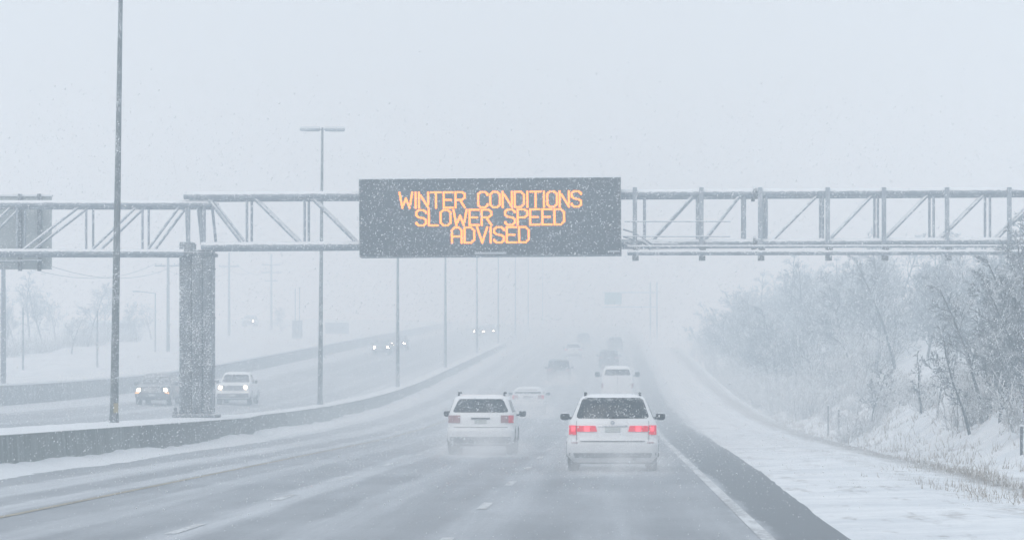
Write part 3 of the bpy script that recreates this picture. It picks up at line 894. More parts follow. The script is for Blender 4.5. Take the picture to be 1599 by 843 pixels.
# ------------------------------------------------------------------ vehicles
class Body:
    """a vehicle body as a stack of rounded outlines: rows of (z, half width, rear y, front y, corner radius)"""
    def __init__(s, rows, bulge=0.05):
        s.rows, s.b = rows, bulge
    def at(s, z):
        rw = s.rows
        if z <= rw[0][0]: return rw[0][1:]
        for a, b_ in zip(rw, rw[1:]):
            if z <= b_[0]:
                t = (z - a[0]) / max(1e-6, b_[0] - a[0])
                return tuple(a[i] + (b_[i] - a[i]) * t for i in range(1, 5))
        return rw[-1][1:]
    def end(s, z, x, front=False):
        w, r, f, c = s.at(z)
        ax_ = min(abs(x), w)
        d = s.b * (ax_ / w) ** 2
        if ax_ > w - c:
            t = min(1, (ax_ - (w - c)) / c)
            d += c * (1 - math.sqrt(max(0, 1 - t * t)))
        return f - d if front else r + d
    def mesh(s, name, z_max=None):
        zs = []
        for a, b_ in zip(s.rows, s.rows[1:]):
            n = max(1, int((b_[0] - a[0]) / .06))
            zs += [a[0] + (b_[0] - a[0]) * k / n for k in range(n)]
        zs.append(s.rows[-1][0])
        m = MB(); q = None
        for z in zs:
            w, r, f, c = s.at(z)
            xs = [-w, -w + c * .03, -w + c * .13, -w + c * .3, -w + c * .6, -w + c, -w * .4, 0]
            xs = xs + [-x for x in xs[-2::-1]]
            ring = [(x, s.end(z, x), z) for x in xs] + [(x, s.end(z, x, True), z) for x in reversed(xs)]
            q = len(ring)
            m.v += ring
        for j in range(len(zs) - 1):
            for i in range(q):
                k = (i + 1) % q
                m.f.append((j * q + i, j * q + k, (j + 1) * q + k, (j + 1) * q + i))
        m.f.append(tuple(range(q - 1, -1, -1)))
        m.f.append(tuple((len(zs) - 1) * q + i for i in range(q)))
        return m.mesh(name, 38)
    def glass(s, z0, z1, hw, off, front=False, r=.07, nz=16):
        def f(z):
            e = min(z - z0, z1 - z)
            return hw(z) - (r * (1 - math.sqrt(max(0, 1 - ((r - e) / r) ** 2))) if e < r else 0)
        return s.patch(z0, z1, lambda z: -f(z), f, off, front, nz)
    def patch(s, z0, z1, xl, xr, off, front=False, nz=6, nx_=14, depth=None):
        """thin shell lying on the rear or front; xl, xr are numbers or functions of z"""
        fl = xl if callable(xl) else (lambda z: xl)
        fr = xr if callable(xr) else (lambda z: xr)
        depth = depth or off + .01
        m = MB(); sg = 1 if front else -1
        for lay in (0, 1):
            for j in range(nz + 1):
                z = z0 + (z1 - z0) * j / nz
                for i in range(nx_ + 1):
                    x = fl(z) + (fr(z) - fl(z)) * i / nx_
                    y = s.end(z, x, front) + sg * (off if lay == 0 else off - depth)
                    m.v.append((x, y, z))
        Q = nx_ + 1; B = Q * (nz + 1)
        idx = lambda l, j, i: l * B + j * Q + i
        for j in range(nz):
            for i in range(nx_):
                m.f.append((idx(0, j, i), idx(0, j, i + 1), idx(0, j + 1, i + 1), idx(0, j + 1, i)))
        for i in range(nx_):
            m.f.append((idx(0, 0, i), idx(0, 0, i + 1), idx(1, 0, i + 1), idx(1, 0, i)))
            m.f.append((idx(0, nz, i), idx(0, nz, i + 1), idx(1, nz, i + 1), idx(1, nz, i)))
        for j in range(nz):
            m.f.append((idx(0, j, 0), idx(0, j + 1, 0), idx(1, j + 1, 0), idx(1, j, 0)))
            m.f.append((idx(0, j, nx_), idx(0, j + 1, nx_), idx(1, j + 1, nx_), idx(1, j, nx_)))
        return m
    def side(s, z0, z1, ya, yb, off, sgn, nz=5, ny=6):
        """window shell on the flank; ya, yb functions of z"""
        m = MB()
        for lay in (0, 1):
            for j in range(nz + 1):
                z = z0 + (z1 - z0) * j / nz
                w = s.at(z)[0]
                for i in range(ny + 1):
                    y = ya(z) + (yb(z) - ya(z)) * i / ny
                    m.v.append((sgn * (w + (off if lay == 0 else -.01)), y, z))
        Q = ny + 1; B = Q * (nz + 1)
        idx = lambda l, j, i: l * B + j * Q + i
        for j in range(nz):
            for i in range(ny):
                m.f.append((idx(0, j, i), idx(0, j, i + 1), idx(0, j + 1, i + 1), idx(0, j + 1, i)))
        for i in range(ny):
            for j in (0, nz): m.f.append((idx(0, j, i), idx(0, j, i + 1), idx(1, j, i + 1), idx(1, j, i)))
        for j in range(nz):
            for i in (0, ny): m.f.append((idx(0, j, i), idx(0, j + 1, i), idx(1, j + 1, i), idx(1, j, i)))
        return m

def wheel(root, x, y, r, w):
    s = 1 if x > 0 else -1
    prof = [(-w / 2, r * .62), (-w / 2, r * .93), (-w / 2 + .03, r), (w / 2 - .03, r), (w / 2, r * .93), (w / 2, r * .62)]
    n = 24; m = MB()
    for px_, pr in prof:
        for k in range(n):
            a = 2 * math.pi * k / n
            m.v.append((x + px_, y + pr * math.cos(a), r + pr * math.sin(a)))
    for j in range(len(prof) - 1):
        for k in range(n):
            m.f.append((j * n + k, j * n + (k + 1) % n, (j + 1) * n + (k + 1) % n, (j + 1) * n + k))
    t = m.build('tyre', M['tyre'], root, 40)
    t.name = 'wheel'
    d = MB(); xo = x + s * (w / 2 - .03)
    d.tube((xo - .05, y, r), (xo, y, r), r * .6, n=20)
    for k in range(5):
        a = 2 * math.pi * k / 5
        d.bar((xo + s * .012, y, r), (xo + s * .012, y + r * .52 * math.cos(a), r + r * .52 * math.sin(a)), .06, .02)
    d.build('rim', M['rim'], t, 40)

def arches(root, B, yw, r, s):
    for y in yw:
        w = B.at(r + .15)[0]
        m = MB(); n = 16
        for k in range(n + 1):
            a = math.pi * k / n
            for rr in (r * 1.02, r * 1.2):
                m.v.append((s * (w + .012), y + rr * math.cos(a), r + rr * math.sin(a) - .02))
                m.v.append((s * (w - .06), y + rr * math.cos(a), r + rr * math.sin(a) - .02))
        for k in range(n):
            b_ = k * 4
            m.f += [(b_, b_ + 2, b_ + 6, b_ + 4), (b_ + 2, b_ + 3, b_ + 7, b_ + 6), (b_, b_ + 1, b_ + 5, b_ + 4)]
        m.build('wheel_arch', M['black'], root)

def mirror(root, x, y, z, s, mat, w=.2, h=.15):
    m = MB()
    x0 = x; x1 = x + s * (w + .08)
    pts = []
    for yy, k in ((-.05, .82), (.02, 1.0), (.12, .72)):
        n = 12
        cx_ = (x + s * .08 + x1) / 2; hw_ = w / 2
        pts.append([(cx_ + hw_ * k * (abs(math.cos(a)) ** .6) * math.copysign(1, math.cos(a)), y + yy, z + h / 2 * k * (abs(math.sin(a)) ** .7) * math.copysign(1, math.sin(a))) for a in [2 * math.pi * i / n + .01 for i in range(n)]])
    for p in pts: m.v += p
    for j in range(2):
        for i in range(12): m.f.append((j * 12 + i, j * 12 + (i + 1) % 12, (j + 1) * 12 + (i + 1) % 12, (j + 1) * 12 + i))
    m.f += [tuple(range(11, -1, -1)), tuple(range(24, 36))]
    m.bar((x - s * .03, y + .03, z - h * .25), (x + s * .12, y + .03, z - h * .2), .05, .05)
    return m.build('mirror', mat, root, 40)

def side_glass(root, B, z0, z1, y_in_r, y_in_f, n, gap=.06):
    """n panes per flank between the pillars, following the raked glass line"""
    for s in (-1, 1):
        for k in range(n):
            def ya(z, k=k): a, b_ = y_in_r(z), y_in_f(z); return a + (b_ - a) * k / n + gap / 2
            def yb(z, k=k): a, b_ = y_in_r(z), y_in_f(z); return a + (b_ - a) * (k + 1) / n - gap / 2
            B.side(z0, z1, ya, yb, .006, s).build('side_window', M['glass'], root, 30)

def vehicle(name, px, Y, label, cat, group=None, oncoming=False, x=None, z=None):
    x = ax(px, Y) if x is None else x
    zz_ = (zonc(x, Y) if oncoming else zr(Y)) if z is None else z
    slope = (zr(Y + 2) - zr(Y - 2)) / 4
    r = empty(name, (x, Y, zz_), math.pi if oncoming else 0)
    r.rotation_euler = (-math.atan(slope) if oncoming else math.atan(slope), 0, math.pi if oncoming else 0)
    tag(r, label, cat, group)
    return r

# --- white minivan straight ahead
def minivan(px, Y):
    r = vehicle('minivan', px, Y + 2.55, 'white minivan with glowing red tail lights in the right lane', 'minivan')
    B = Body([(.20, .86, -2.40, 2.40, .15), (.34, .985, -2.52, 2.52, .2), (.42, 1.0, -2.56, 2.56, .24), (.60, 1.0, -2.57, 2.57, .24), (.66, .99, -2.55, 2.55, .27),
              (.70, .985, -2.515, 2.55, .30), (.85, .985, -2.50, 2.5, .32), (.95, .98, -2.49, 2.4, .32), (1.02, .965, -2.475, 2.25, .32), (1.07, .945, -2.465, 2.0, .31), (1.12, .915, -2.45, 1.62, .30),
              (1.16, .89, -2.435, 1.5, .29), (1.25, .85, -2.405, 1.3, .27), (1.35, .81, -2.365, 1.12, .26), (1.45, .77, -2.32, .92, .25), (1.53, .735, -2.26, .76, .24), (1.58, .71, -2.21, .66, .23), (1.615, .68, -2.15, .56, .22), (1.645, .635, -2.06, .45, .21), (1.668, .57, -1.93, .3, .2), (1.685, .43, -1.75, .1, .18)], .09)
    link_mesh('body', B.mesh('minivan_body'), M['white_paint'], r)
    def hwn(z): return .805 - (z - 1.155) * .34
    B.glass(1.155, 1.605, hwn, .008).build('rear_window', M['glass'], r, 30)
    B.patch(1.603, 1.66, lambda z: -.60, lambda z: .60, .05, nz=2, depth=.12).build('spoiler', M['white_paint'], r, 40)
    # tail lamps: inner half on the hatch, outer half on the body corner
    for s in (-1, 1):
        a, b_ = (.30, .775)
        B.patch(.87, .995, *((lambda z: .34 + (z - .87) * .25, .775) if s > 0 else (-.775, lambda z: -.34 - (z - .87) * .25)), .022, nz=3, nx_=8).build('tail_light', M['tail'], r, 40)
        B.patch(.80, 1.005, *sorted((s * .79, s * .955)), .022, nz=4, nx_=8).build('tail_light', M['tail'], r, 40)
        B.patch(.875, .985, *sorted((s * .50, s * .62)), .028, nz=2, nx_=4).build('lamp_bulb', M['bulb'], r, 40)
        B.patch(.88, .98, *sorted((s * .82, s * .90)), .028, nz=2, nx_=4).build('lamp_bulb', M['bulb'], r, 40)
        B.patch(.62, .64, *sorted((s * .75, s * .9)), .012, nz=1, nx_=4).build('reflector', M['tail_off'], r)
        # hatch shut line
        m = B.patch(.60, 1.10, *sorted((s * .782, s * .79)), .004, nz=6, nx_=1); m.build('shut_line', M['black'], r)
        mirror(r, s * .90, 1.05, 1.17, s, M['black'], .22, .17)
        MB().bar((s * .60, -1.9, 1.70), (s * .60, .1, 1.70), .05, .04).bar((s * .60, -1.9, 1.66), (s * .60, -1.82, 1.7), .05, .06).build('roof_rail', M['black'], r)
    B.patch(.985, 1.005, -.325, .325, .03, nz=1).build('garnish', M['chrome'], r)
    B.patch(.66, .672, -.70, .70, .03, nz=1, depth=.04).build('shut_line', M['black'], r)
    B.patch(.86, .965, -.165, .165, .016, nz=2).build('number_plate', M['plate'], r)
    e = MB()
    e.tube((0, B.end(1.06, 0) - .005, 1.06), (0, B.end(1.06, 0) - .02, 1.06), .045, n=14); e.build('emblem', M['chrome'], r, 40)
    MB().bar((-.05, B.end(1.17, 0) - .03, 1.165), (.36, B.end(1.2, .36) - .03, 1.20), .02, .02).build('wiper', M['black'], r)
    B.patch(.30, .405, -.95, .95, .012, nz=2).build('lower_bumper', M['salted'], r, 30)
    for s in (-1, 1):
        for y in (-1.55, 1.55): wheel(r, s * .86, y, .335, .23)
        arches(r, B, (-1.55, 1.55), .335, s)
    MB().box(-.72, .72, -2.2, 2.2, .16, .22).build('underbody', M['black'], r)
    MB().tube((.45, -2.50, .26), (.45, -2.2, .26), .045, n=10).build('exhaust', M['steel_dark'], r)
    B.patch(1.2, 1.6, lambda z: -hwn(z), hwn, .008, True, nz=6).build('windscreen', M['glass'], r, 30)
    side_glass(r, B, 1.17, 1.58, lambda z: B.at(z)[1] + .32, lambda z: B.at(z)[2] - .3, 3)
    B.patch(.7, .92, -.55, .55, .01, True, nz=2).build('grille', M['black'], r)
    return r
minivan(718, 70.4)

# --- generic estate / sport utility body, used at different sizes
def suv_body(h=1.75, w=.93, L=2.35, tumble=.19):
    return Body([(.30, w * .90, -L + .12, L - .12, .2), (.44, w * .985, -L + .02, L - .02, .26), (.50, w, -L, L, .28), (.68, w, -L - .01, L, .28), (.73, w * .99, -L + .02, L - .02, .29), (.78, w * .985, -L + .045, L - .03, .3),
                 (.95, w * .985, -L + .05, L - .08, .3), (1.04, w * .975, -L + .06, L - .25, .29), (1.10, w * .96, -L + .07, L - .9, .28), (1.15, w * .94, -L + .085, L - 1.15, .27), (1.28, w - tumble * .55, -L + .14, L - 1.4, .25),
                 (h - .25, w - tumble * .76, -L + .23, L - 1.75, .24), (h - .15, w - tumble * .92, -L + .31, L - 1.9, .23), (h - .09, w - tumble * 1.1, -L + .39, L - 2.0, .22), (h - .05, w - tumble * 1.35, -L + .48, L - 2.1, .21), (h - .02, w - tumble * 1.75, -L + .6, L - 2.25, .2), (h, w - tumble * 2.4, -L + .8, L - 2.5, .18)], .075)

def suv(name, px, Y, label, cat, paint, h=1.75, w=.93, lit=None, detail=2, group=None, dark_lower=True, square=True):
    L = 2.35
    r = vehicle(name, px, Y + L, label, cat, group)
    B = suv_body(h, w, L)
    link_mesh('body', B.mesh('suv_body'), M[paint], r)
    zt = h - .13
    k = (.19 * .9) / (zt - 1.16)
    def hwn(z): return w * .84 - (z - 1.16) * k
    B.glass(1.17, zt, hwn, .008).build('rear_window', M['glass'], r, 30)
    B.patch(zt + .01, h - .05, lambda z: -hwn(z), hwn, .06, nz=2, depth=.12).build('spoiler', M[paint], r, 40)
    for s in (-1, 1):
        mt = M['tail_dim'] if lit == 'both' or (lit == 'right' and s > 0) else M['tail_off']
        B.patch(.88, 1.09, *sorted((s * w * .60, s * w * .82)), .018, nz=3, nx_=6).build('tail_light', M['tail_off'], r, 40)
        B.patch(.88, 1.09, *sorted((s * w * .825, s * w * .97)), .02, nz=3, nx_=6).build('tail_light', mt, r, 40)
        mirror(r, s * w * .95, .75, 1.12, s, M['black'], .21, .18)
        if detail > 1:
            MB().bar((s * (w - .30), -L + .75, h + .045), (s * (w - .30), L - 2.5, h + .045), .045, .045).bar((s * (w - .30), -L + .8, h - .03), (s * (w - .30), -L + .9, h + .05), .05, .06).build('roof_rail', M['black'], r)
        for y in (-1.4, 1.4): wheel(r, s * (w - .13), y, .37, .24)
        arches(r, B, (-1.4, 1.4), .37, s)
    B.patch(.985, 1.03, -.26, .26, .03, nz=1).build('garnish', M['salted'], r)
    B.patch(.86, .965, -.165, .165, .014, nz=2).build('number_plate', M['plate'], r)
    B.patch(.755, .77, -w * .8, w * .8, .006, nz=1).build('shut_line', M['black'], r)
    if dark_lower:
        B.patch(.32, .50, -w * .9, w * .9, .014, nz=2).build('lower_bumper', M['salted'], r, 30)
    B.patch(1.2, zt, lambda z: -hwn(z), hwn, .008, True, nz=6).build('windscreen', M['glass'], r, 30)
    side_glass(r, B, 1.17, zt - .02, lambda z: B.at(z)[1] + .28, lambda z: B.at(z)[2] - .25, 3)
    MB().box(-.66, .66, -2.0, 2.0, .24, .31).build('underbody', M['black'], r)
    return r
suv('sport_utility_vehicle', 567, 89, 'white sport utility vehicle in the lane left of the minivan', 'car', 'white_paint', 1.66, .93, 'right')
suv('estate_car', 620, 176, 'faint white car ahead of the white sport utility vehicle', 'car', 'white_paint', 1.52, .90, 'both', 1, 'cars ahead in the fog')
suv('sport_utility_vehicle', 655, 262, 'dark sport utility vehicle in the middle lane, hazy in the fog', 'car', 'dark_paint', 1.85, .95, None, 1, 'cars ahead in the fog')
suv('sport_utility_vehicle', 672, 355, 'pale white car beyond the dark vehicle in the middle lane', 'car', 'white_paint', 1.70, .95, 'both', 1, 'cars ahead in the fog')
suv('sport_utility_vehicle', 713.5, 312, 'grey vehicle in the right lane beyond the tall white van', 'car', 'dark_paint', 1.75, .97, None, 1, 'cars ahead in the fog')
suv('sport_utility_vehicle', 721, 398, 'farthest dark car in the right lane', 'car', 'dark_paint', 1.75, .95, None, 1, 'cars ahead in the fog')
suv('sport_utility_vehicle', 684, 440, 'farthest dark car in the middle lane', 'car', 'dark_paint', 1.7, .93, None, 1, 'cars ahead in the fog')

# --- tall white van ahead of the minivan
def tall_van(px, Y):
    h, w, L = 2.52, .97, 2.7
    r = vehicle('van', px, Y + L, 'tall white van with big mirrors just ahead of the minivan', 'van')
    B = Body([(.30, .9, -L + .1, L - .1, .12), (.5, w, -L, L, .14), (1.1, w, -L + .02, L - .1, .16), (1.35, w, -L + .03, L - .5, .16), (1.5, w * .985, -L + .04, L - .9, .16), (1.95, w * .95, -L + .08, L - 1.2, .18),
              (2.2, w * .88, -L + .14, L - 1.5, .2), (2.38, w * .80, -L + .22, L - 1.7, .2), (2.47, w * .7, -L + .34, L - 1.85, .2), (h, w * .45, -L + .6, L - 2.2, .2)], .05)
    link_mesh('body', B.mesh('van_body'), M['white_paint'], r)
    def hwn(z): return .80 - (z - 1.96) * .30
    B.glass(1.98, 2.33, hwn, .008).build('rear_window', M['glass'], r, 30)
    B.patch(.55, 1.94, -.006, .006, .005, nz=8, nx_=1).build('shut_line', M['black'], r)
    for s in (-1, 1):
        B.patch(1.2, 1.5, *sorted((s * .84, s * .96)), .018, nz=3, nx_=5).build('tail_light', M['tail_off'], r, 40)
        mirror(r, s * .98, 1.2, 1.98, s, M['black'], .30, .34)
        for y in (-1.7, 1.7): wheel(r, s * .84, y, .37, .24)
        arches(r, B, (-1.7, 1.7), .37, s)
    B.patch(.42, .62, -.94, .94, .06, nz=2, depth=.1).build('bumper', M['salted'], r, 30)
    B.patch(.85, .96, -.16, .16, .014, nz=2).build('number_plate', M['plate'], r)
    B.patch(1.55, 2.2, lambda z: -.74, lambda z: .74, .008, True, nz=5).build('windscreen', M['glass'], r, 30)
    MB().box(-.7, .7, -2.3, 2.3, .24, .31).build('underbody', M['black'], r)
    return r
tall_van(723.5, 193)

# --- oncoming vehicles, front towards us
def oncoming(name, px, Y, label, cat, paint, kind, lamp, amber=False, one=False, group='oncoming traffic with headlights on', x=None):
    L = 2.6
    r = vehicle(name, px, Y + L, label, cat, group, True, x)
    if kind == 'pickup':
        h, w = 1.86, .98
        B = Body([(.36, .88, -L + .1, L - .1, .12), (.5, w, -L, L, .14), (.72, w, -L, L, .14), (.76, w * .985, -L + .04, L - .05, .14), (1.12, w * .985, -L + .04, L - .08, .14),
                  (1.20, w * .95, -L + .06, L - .2, .14), (1.225, w * .92, -L + .3, L - .7, .14)], .06)
        Cb = Body([(1.18, .90, -.75, 1.25, .14), (1.3, .88, -.72, 1.12, .14), (1.70, .77, -.6, .72, .16), (1.80, .72, -.52, .55, .16), (h, .5, -.3, .3, .16)], .06)
        zt, zg = 1.72, 1.28
    elif kind == 'suv':
        h, w = 1.70, .95
        B = Body([(.34, .85, -L + .1, L - .1, .12), (.46, w, -L, L, .2), (.72, w, -L, L, .2), (1.0, w * .98, -L + .04, L - .12, .2), (1.08, w * .95, -L + .05, L - .5, .2), (1.12, w * .9, -L + .1, L - 1.0, .2)], .08)
        Cb = Body([(1.06, .86, -2.4, 1.5, .15), (1.16, .84, -2.38, 1.38, .15), (1.55, .72, -2.2, .85, .16), (1.64, .66, -2.05, .65, .16), (h, .45, -1.7, .3, .16)], .08)
        zt, zg = 1.57, 1.14
    link_mesh('body', B.mesh(kind + '_lower'), M[paint], r)
    link_mesh('cab', Cb.mesh(kind + '_cab'), M[paint], r)
    def hwn(z): return Cb.at(z)[0] - .10
    Cb.glass(zg, zt, hwn, .008, True).build('windscreen', M['glass'], r, 30)
    Cb.patch(zg, zt, lambda z: -hwn(z), hwn, .008, nz=6).build('rear_window', M['glass'], r, 30)
    side_glass(r, Cb, zg, zt - .02, lambda z: Cb.at(z)[1] + .2, lambda z: Cb.at(z)[2] - .22, 2)
    zl = 1.0 if kind == 'pickup' else .83
    B.patch(zl - .16, zl + .11, -.55, .55, .02, True, nz=4).build('grille', M['salted'] if paint != 'dark_paint' else M['black'], r, 30)
    for k in range(3):
        z = zl - .1 + .08 * k
        B.patch(z, z + .02, -.52, .52, .035, True, nz=1, depth=.02).build('grille_bar', M['chrome'], r)
    B.patch(.44, .66, -w * .9, w * .9, .05, True, nz=3, depth=.09).build('bumper', M['salted'], r, 30)
    for s in (-1, 1):
        B.patch(zl - .11, zl + .09, *sorted((s * .60, s * .90)), .015, True, nz=3, nx_=5).build('lamp_housing', M['lamp_lens'], r, 30)
        lit = M[lamp] if not (one and s > 0) else M['lamp_lens']
        hx = s * .72
        yb = B.end(zl, hx, True) + .02
        MB().tube((hx, yb, zl), (hx, yb + .035, zl), .105, .09, n=14).build('headlight', lit, r, 40)
        if amber:
            B.patch(zl - .2, zl - .13, *sorted((s * .70, s * .90)), .02, True, nz=1, nx_=4).build('amber_lamp', M['amber'], r, 30)
        mirror(r, s * .90, .85, zg + .03, s, M['black'], .24, .24)
        for y in (-1.65, 1.65): wheel(r, s * (w - .13), y, .39, .25)
        arches(r, B, (-1.65, 1.65), .39, s)
    MB().box(-.66, .66, -2.2, 2.2, .28, .37).build('underbody', M['black'], r)
    B.patch(.50, .61, -.16, .16, .055, True, nz=1).build('number_plate', M['plate'], r)
    return r
oncoming('pickup_truck', 279, 184, 'oncoming white pickup truck with headlights on right of the column', 'pickup truck', 'white_paint', 'pickup', 'head')
oncoming('oncoming_car', 186, 174, 'oncoming dark vehicle with warm headlights left of the column', 'car', 'dark_paint', 'suv', 'head', True)
oncoming('oncoming_car', 448.5, 345, 'oncoming car with two headlights, left and lower of the near pair of cars', 'car', 'dark_paint', 'suv', 'head_far')
oncoming('oncoming_car', 468.3, 371, 'oncoming car with two headlights beside the first lamp post under the sign', 'car', 'dark_paint', 'suv', 'head_far')
oncoming('oncoming_car', 562, 500, 'far oncoming car, left one of the distant bright pair', 'car', 'dark_paint', 'suv', 'head_far')
oncoming('oncoming_car', 574, 515, 'far oncoming car, right one of the distant bright pair', 'car', 'dark_paint', 'suv', 'head_far')
oncoming('oncoming_car', 286, 478, 'distant car with one headlight showing above the white pickup', 'car', 'white_paint', 'suv', 'head_far', one=True, x=-54.0)

# ------------------------------------------------------------------ trees
def rot_dir(d, ang, az_):
    d = d.normalized()
    u = d.cross(Vector((0, 0, 1)))
    if u.length < 1e-3: u = Vector((1, 0, 0))
    u.normalize(); w = d.cross(u)
    return (d * math.cos(ang) + (u * math.cos(az_) + w * math.sin(az_)) * math.sin(ang)).normalized()

def make_tree_meshes(seed, h, spread, twigs, stem_r, lean=0.0, low=0.28):
    rnd = random.Random(seed)
    tr, cr = MB(), MB()
    def limb(p, d, L, r, lev, segs):
        mb = tr if lev <= 1 else cr
        n = 7 if lev == 0 else (5 if lev == 1 else 3)
        pts = [p]
        for k in range(segs):
            wob = 0.10 if lev == 0 else 0.22
            d = (d + Vector((rnd.gauss(0, wob), rnd.gauss(0, wob), rnd.gauss(0, wob) + (.05 if lev < 2 else .02)))).normalized()
            q = pts[-1] + d * L / segs
            r0 = r * (1 - .75 * k / segs); r1 = r * (1 - .75 * (k + 1) / segs)
            mb.tube(pts[-1], q, max(r0, .011), max(r1, .010), n=n, cap=False)
            pts.append(q)
        return pts, d
    base, d0 = Vector((0, 0, -.3)), Vector((lean, 0.1 * rnd.uniform(-1, 1), 1)).normalized()
    pts, _ = limb(base, d0, h * .86, stem_r, 0, 8)
    def along(pts, t):
        f = t * (len(pts) - 1); i = min(int(f), len(pts) - 2)
        return pts[i].lerp(pts[i + 1], f - i), (pts[i + 1] - pts[i]).normalized()
    nl = 15
    for i in range(nl):
        t = low + (1 - low) * (i + rnd.random()) / nl
        p, d = along(pts, min(t, .99))
        L1 = h * spread * (1.1 - .75 * (t - low) / (1 - low)) * rnd.uniform(.7, 1.15)
        p1, _ = limb(p, rot_dir(d, R(rnd.uniform(38, 68)), i * 2.4 + rnd.uniform(-.5, .5)), L1, stem_r * .42 * (1.15 - t * .6), 1, 4)
        for j in range(twigs):
            t2 = .18 + .82 * (j + rnd.random()) / twigs
            q, dd = along(p1, min(t2, .99))
            L2 = L1 * .55 * rnd.uniform(.5, 1.1) * (1.2 - .6 * t2)
            p2, _ = limb(q, rot_dir(dd, R(rnd.uniform(25, 60)), rnd.uniform(0, 6.28)), L2, .020, 2, 2)
            for k in range(8):
                q2, d2 = along(p2, rnd.uniform(.15, .98))
                p3, _ = limb(q2, rot_dir(d2, R(rnd.uniform(20, 60)), rnd.uniform(0, 6.28)), L2 * rnd.uniform(.35, .75), .0125, 3, 1)
    return tr.mesh('trunk', 60, False), cr.mesh('crown', None, False)

def make_bush_mesh(seed, h, n):
    rnd = random.Random(seed); m = MB()
    for i in range(n):
        a = rnd.uniform(0, 6.28); rr = rnd.uniform(0, .5) * h
        p = Vector((rr * math.cos(a), rr * math.sin(a), -.1))
        d = Vector((math.cos(a) * rnd.uniform(.1, .9), math.sin(a) * rnd.uniform(.1, .9), 1)).normalized()
        L = h * rnd.uniform(.5, 1.1)
        last = p
        for k in range(3):
            d = (d + Vector((rnd.gauss(0, .2), rnd.gauss(0, .2), rnd.gauss(0, .12)))).normalized()
            q = last + d * L / 3
            m.tube(last, q, .016 - .003 * k, .013 - .003 * k, n=3, cap=False)
            for _ in range(3):
                t = last.lerp(q, rnd.random())
                e = rot_dir(d, R(rnd.uniform(25, 65)), rnd.uniform(0, 6.28))
                m.tube(t, t + e * L * rnd.uniform(.1, .25), .010, .008, n=3, cap=False)
            last = q
    return m.mesh('twigs', None, False)

protos = []
for i, (h, sp, tw, sr, ln, low) in enumerate([(7.5, .30, 9, .11, .05, .22), (8.5, .28, 9, .13, -.08, .3), (6.5, .34, 9, .10, .12, .18), (9.0, .26, 8, .12, 0, .32), (5.5, .36, 9, .08, -.15, .15), (7.0, .32, 10, .12, .02, .2)]):
    protos.append(make_tree_meshes(100 + i, h, sp, tw, sr, ln, low))
sapling = make_tree_meshes(211, 3.6, .30, 4, .045, -.12, .3)
slim = make_tree_meshes(233, 5.6, .16, 5, .085, -.17, .25)
def place_tree(meshes, x, y, s, rz, label, cat='tree', group=None, name='bare_tree', sz=None):
    r = empty(name, (x, y, terrain(x, y) - .05), rz)
    r.scale = (s, s, sz or s)
    tag(r, label, cat, group)
    link_mesh('trunk', meshes[0], M['bark'], r)
    link_mesh('crown', meshes[1], M['twig'], r)
    return r
rt = random.Random(5)
taken = []
BANDS = [(105, 'dark frosted tree in the near edge of the wood at far right', 'near edge of the wood at far right'),
         (150, 'frosted bare tree in the wood above the white slope', 'trees above the white slope'),
         (230, 'hazy frosted tree in the wood left of the white slope', 'hazy trees left of the white slope'),
         (999, 'pale foggy tree in the far end of the wood beside the road', 'far end of the wood')]
def try_tree(x, y, dmin, smin, smax):
    if any((x - a) ** 2 + (y - b_) ** 2 < dmin ** 2 for a, b_ in taken): return
    taken.append((x, y))
    s = rt.uniform(.85, 1.12) * interp(y, [(95, .54), (112, .58), (150, .76), (200, .92), (300, 1.05)])
    lab, grp = next((l, g_) for lim, l, g_ in BANDS if y < lim)
    place_tree(protos[rt.randrange(6)], x, y, s, rt.uniform(0, 6.28), lab, group=grp)
# edge of the wood close on the right, then the mass behind it
for k in range(420):
    Y = rt.uniform(76, 150) if k < 260 else rt.uniform(88, 112)
    off = rt.uniform(0, 11) if k < 260 else rt.uniform(0, 5)
    lo = interp(Y, [(76, 4.0), (92, 1.5), (106, 2.2), (118, 6.0), (150, 8.5)])
    try_tree(hill_start(Y) + lo + off, Y, 1.9 if k < 260 else 1.15, *((.6, .85) if Y < 100 else (.75, 1.0)))
for k in range(330):
    Y = rt.uniform(150, 430)
    off = rt.uniform(0, 11) * (1 + (Y - 150) / 400)
    lo = interp(Y, [(150, 8.5), (185, 6.0), (215, 1.8), (260, .6), (420, .2)])
    try_tree(hill_start(Y) + lo + off, Y, 2.9, .85, 1.2)
print('wood trees', len(taken))
# trees that stand out in front of it
def at_px(px, Y): return ax(px, Y)
place_tree(slim, at_px(1138, 101), 101, .68, 0.3, 'slim dark tree leaning left in front of the wood, at right', name='leaning_tree')
place_tree(slim, at_px(1079, 128), 128, .6, 1.4, 'upright thin tree on the white slope left of the leaning tree', name='slim_tree')
place_tree(sapling, at_px(1018, 140), 140, 1.0, 2.2, 'small bare sapling at the foot of the white slope', name='sapling')
place_tree(sapling, at_px(1098, 118), 118, 1.1, 4.0, 'small bare sapling between the two slim trees', name='sapling')
place_tree(protos[4], at_px(1172, 98), 98, .8, 1.0, 'low spreading tree right of the leaning tree', name='spreading_tree')
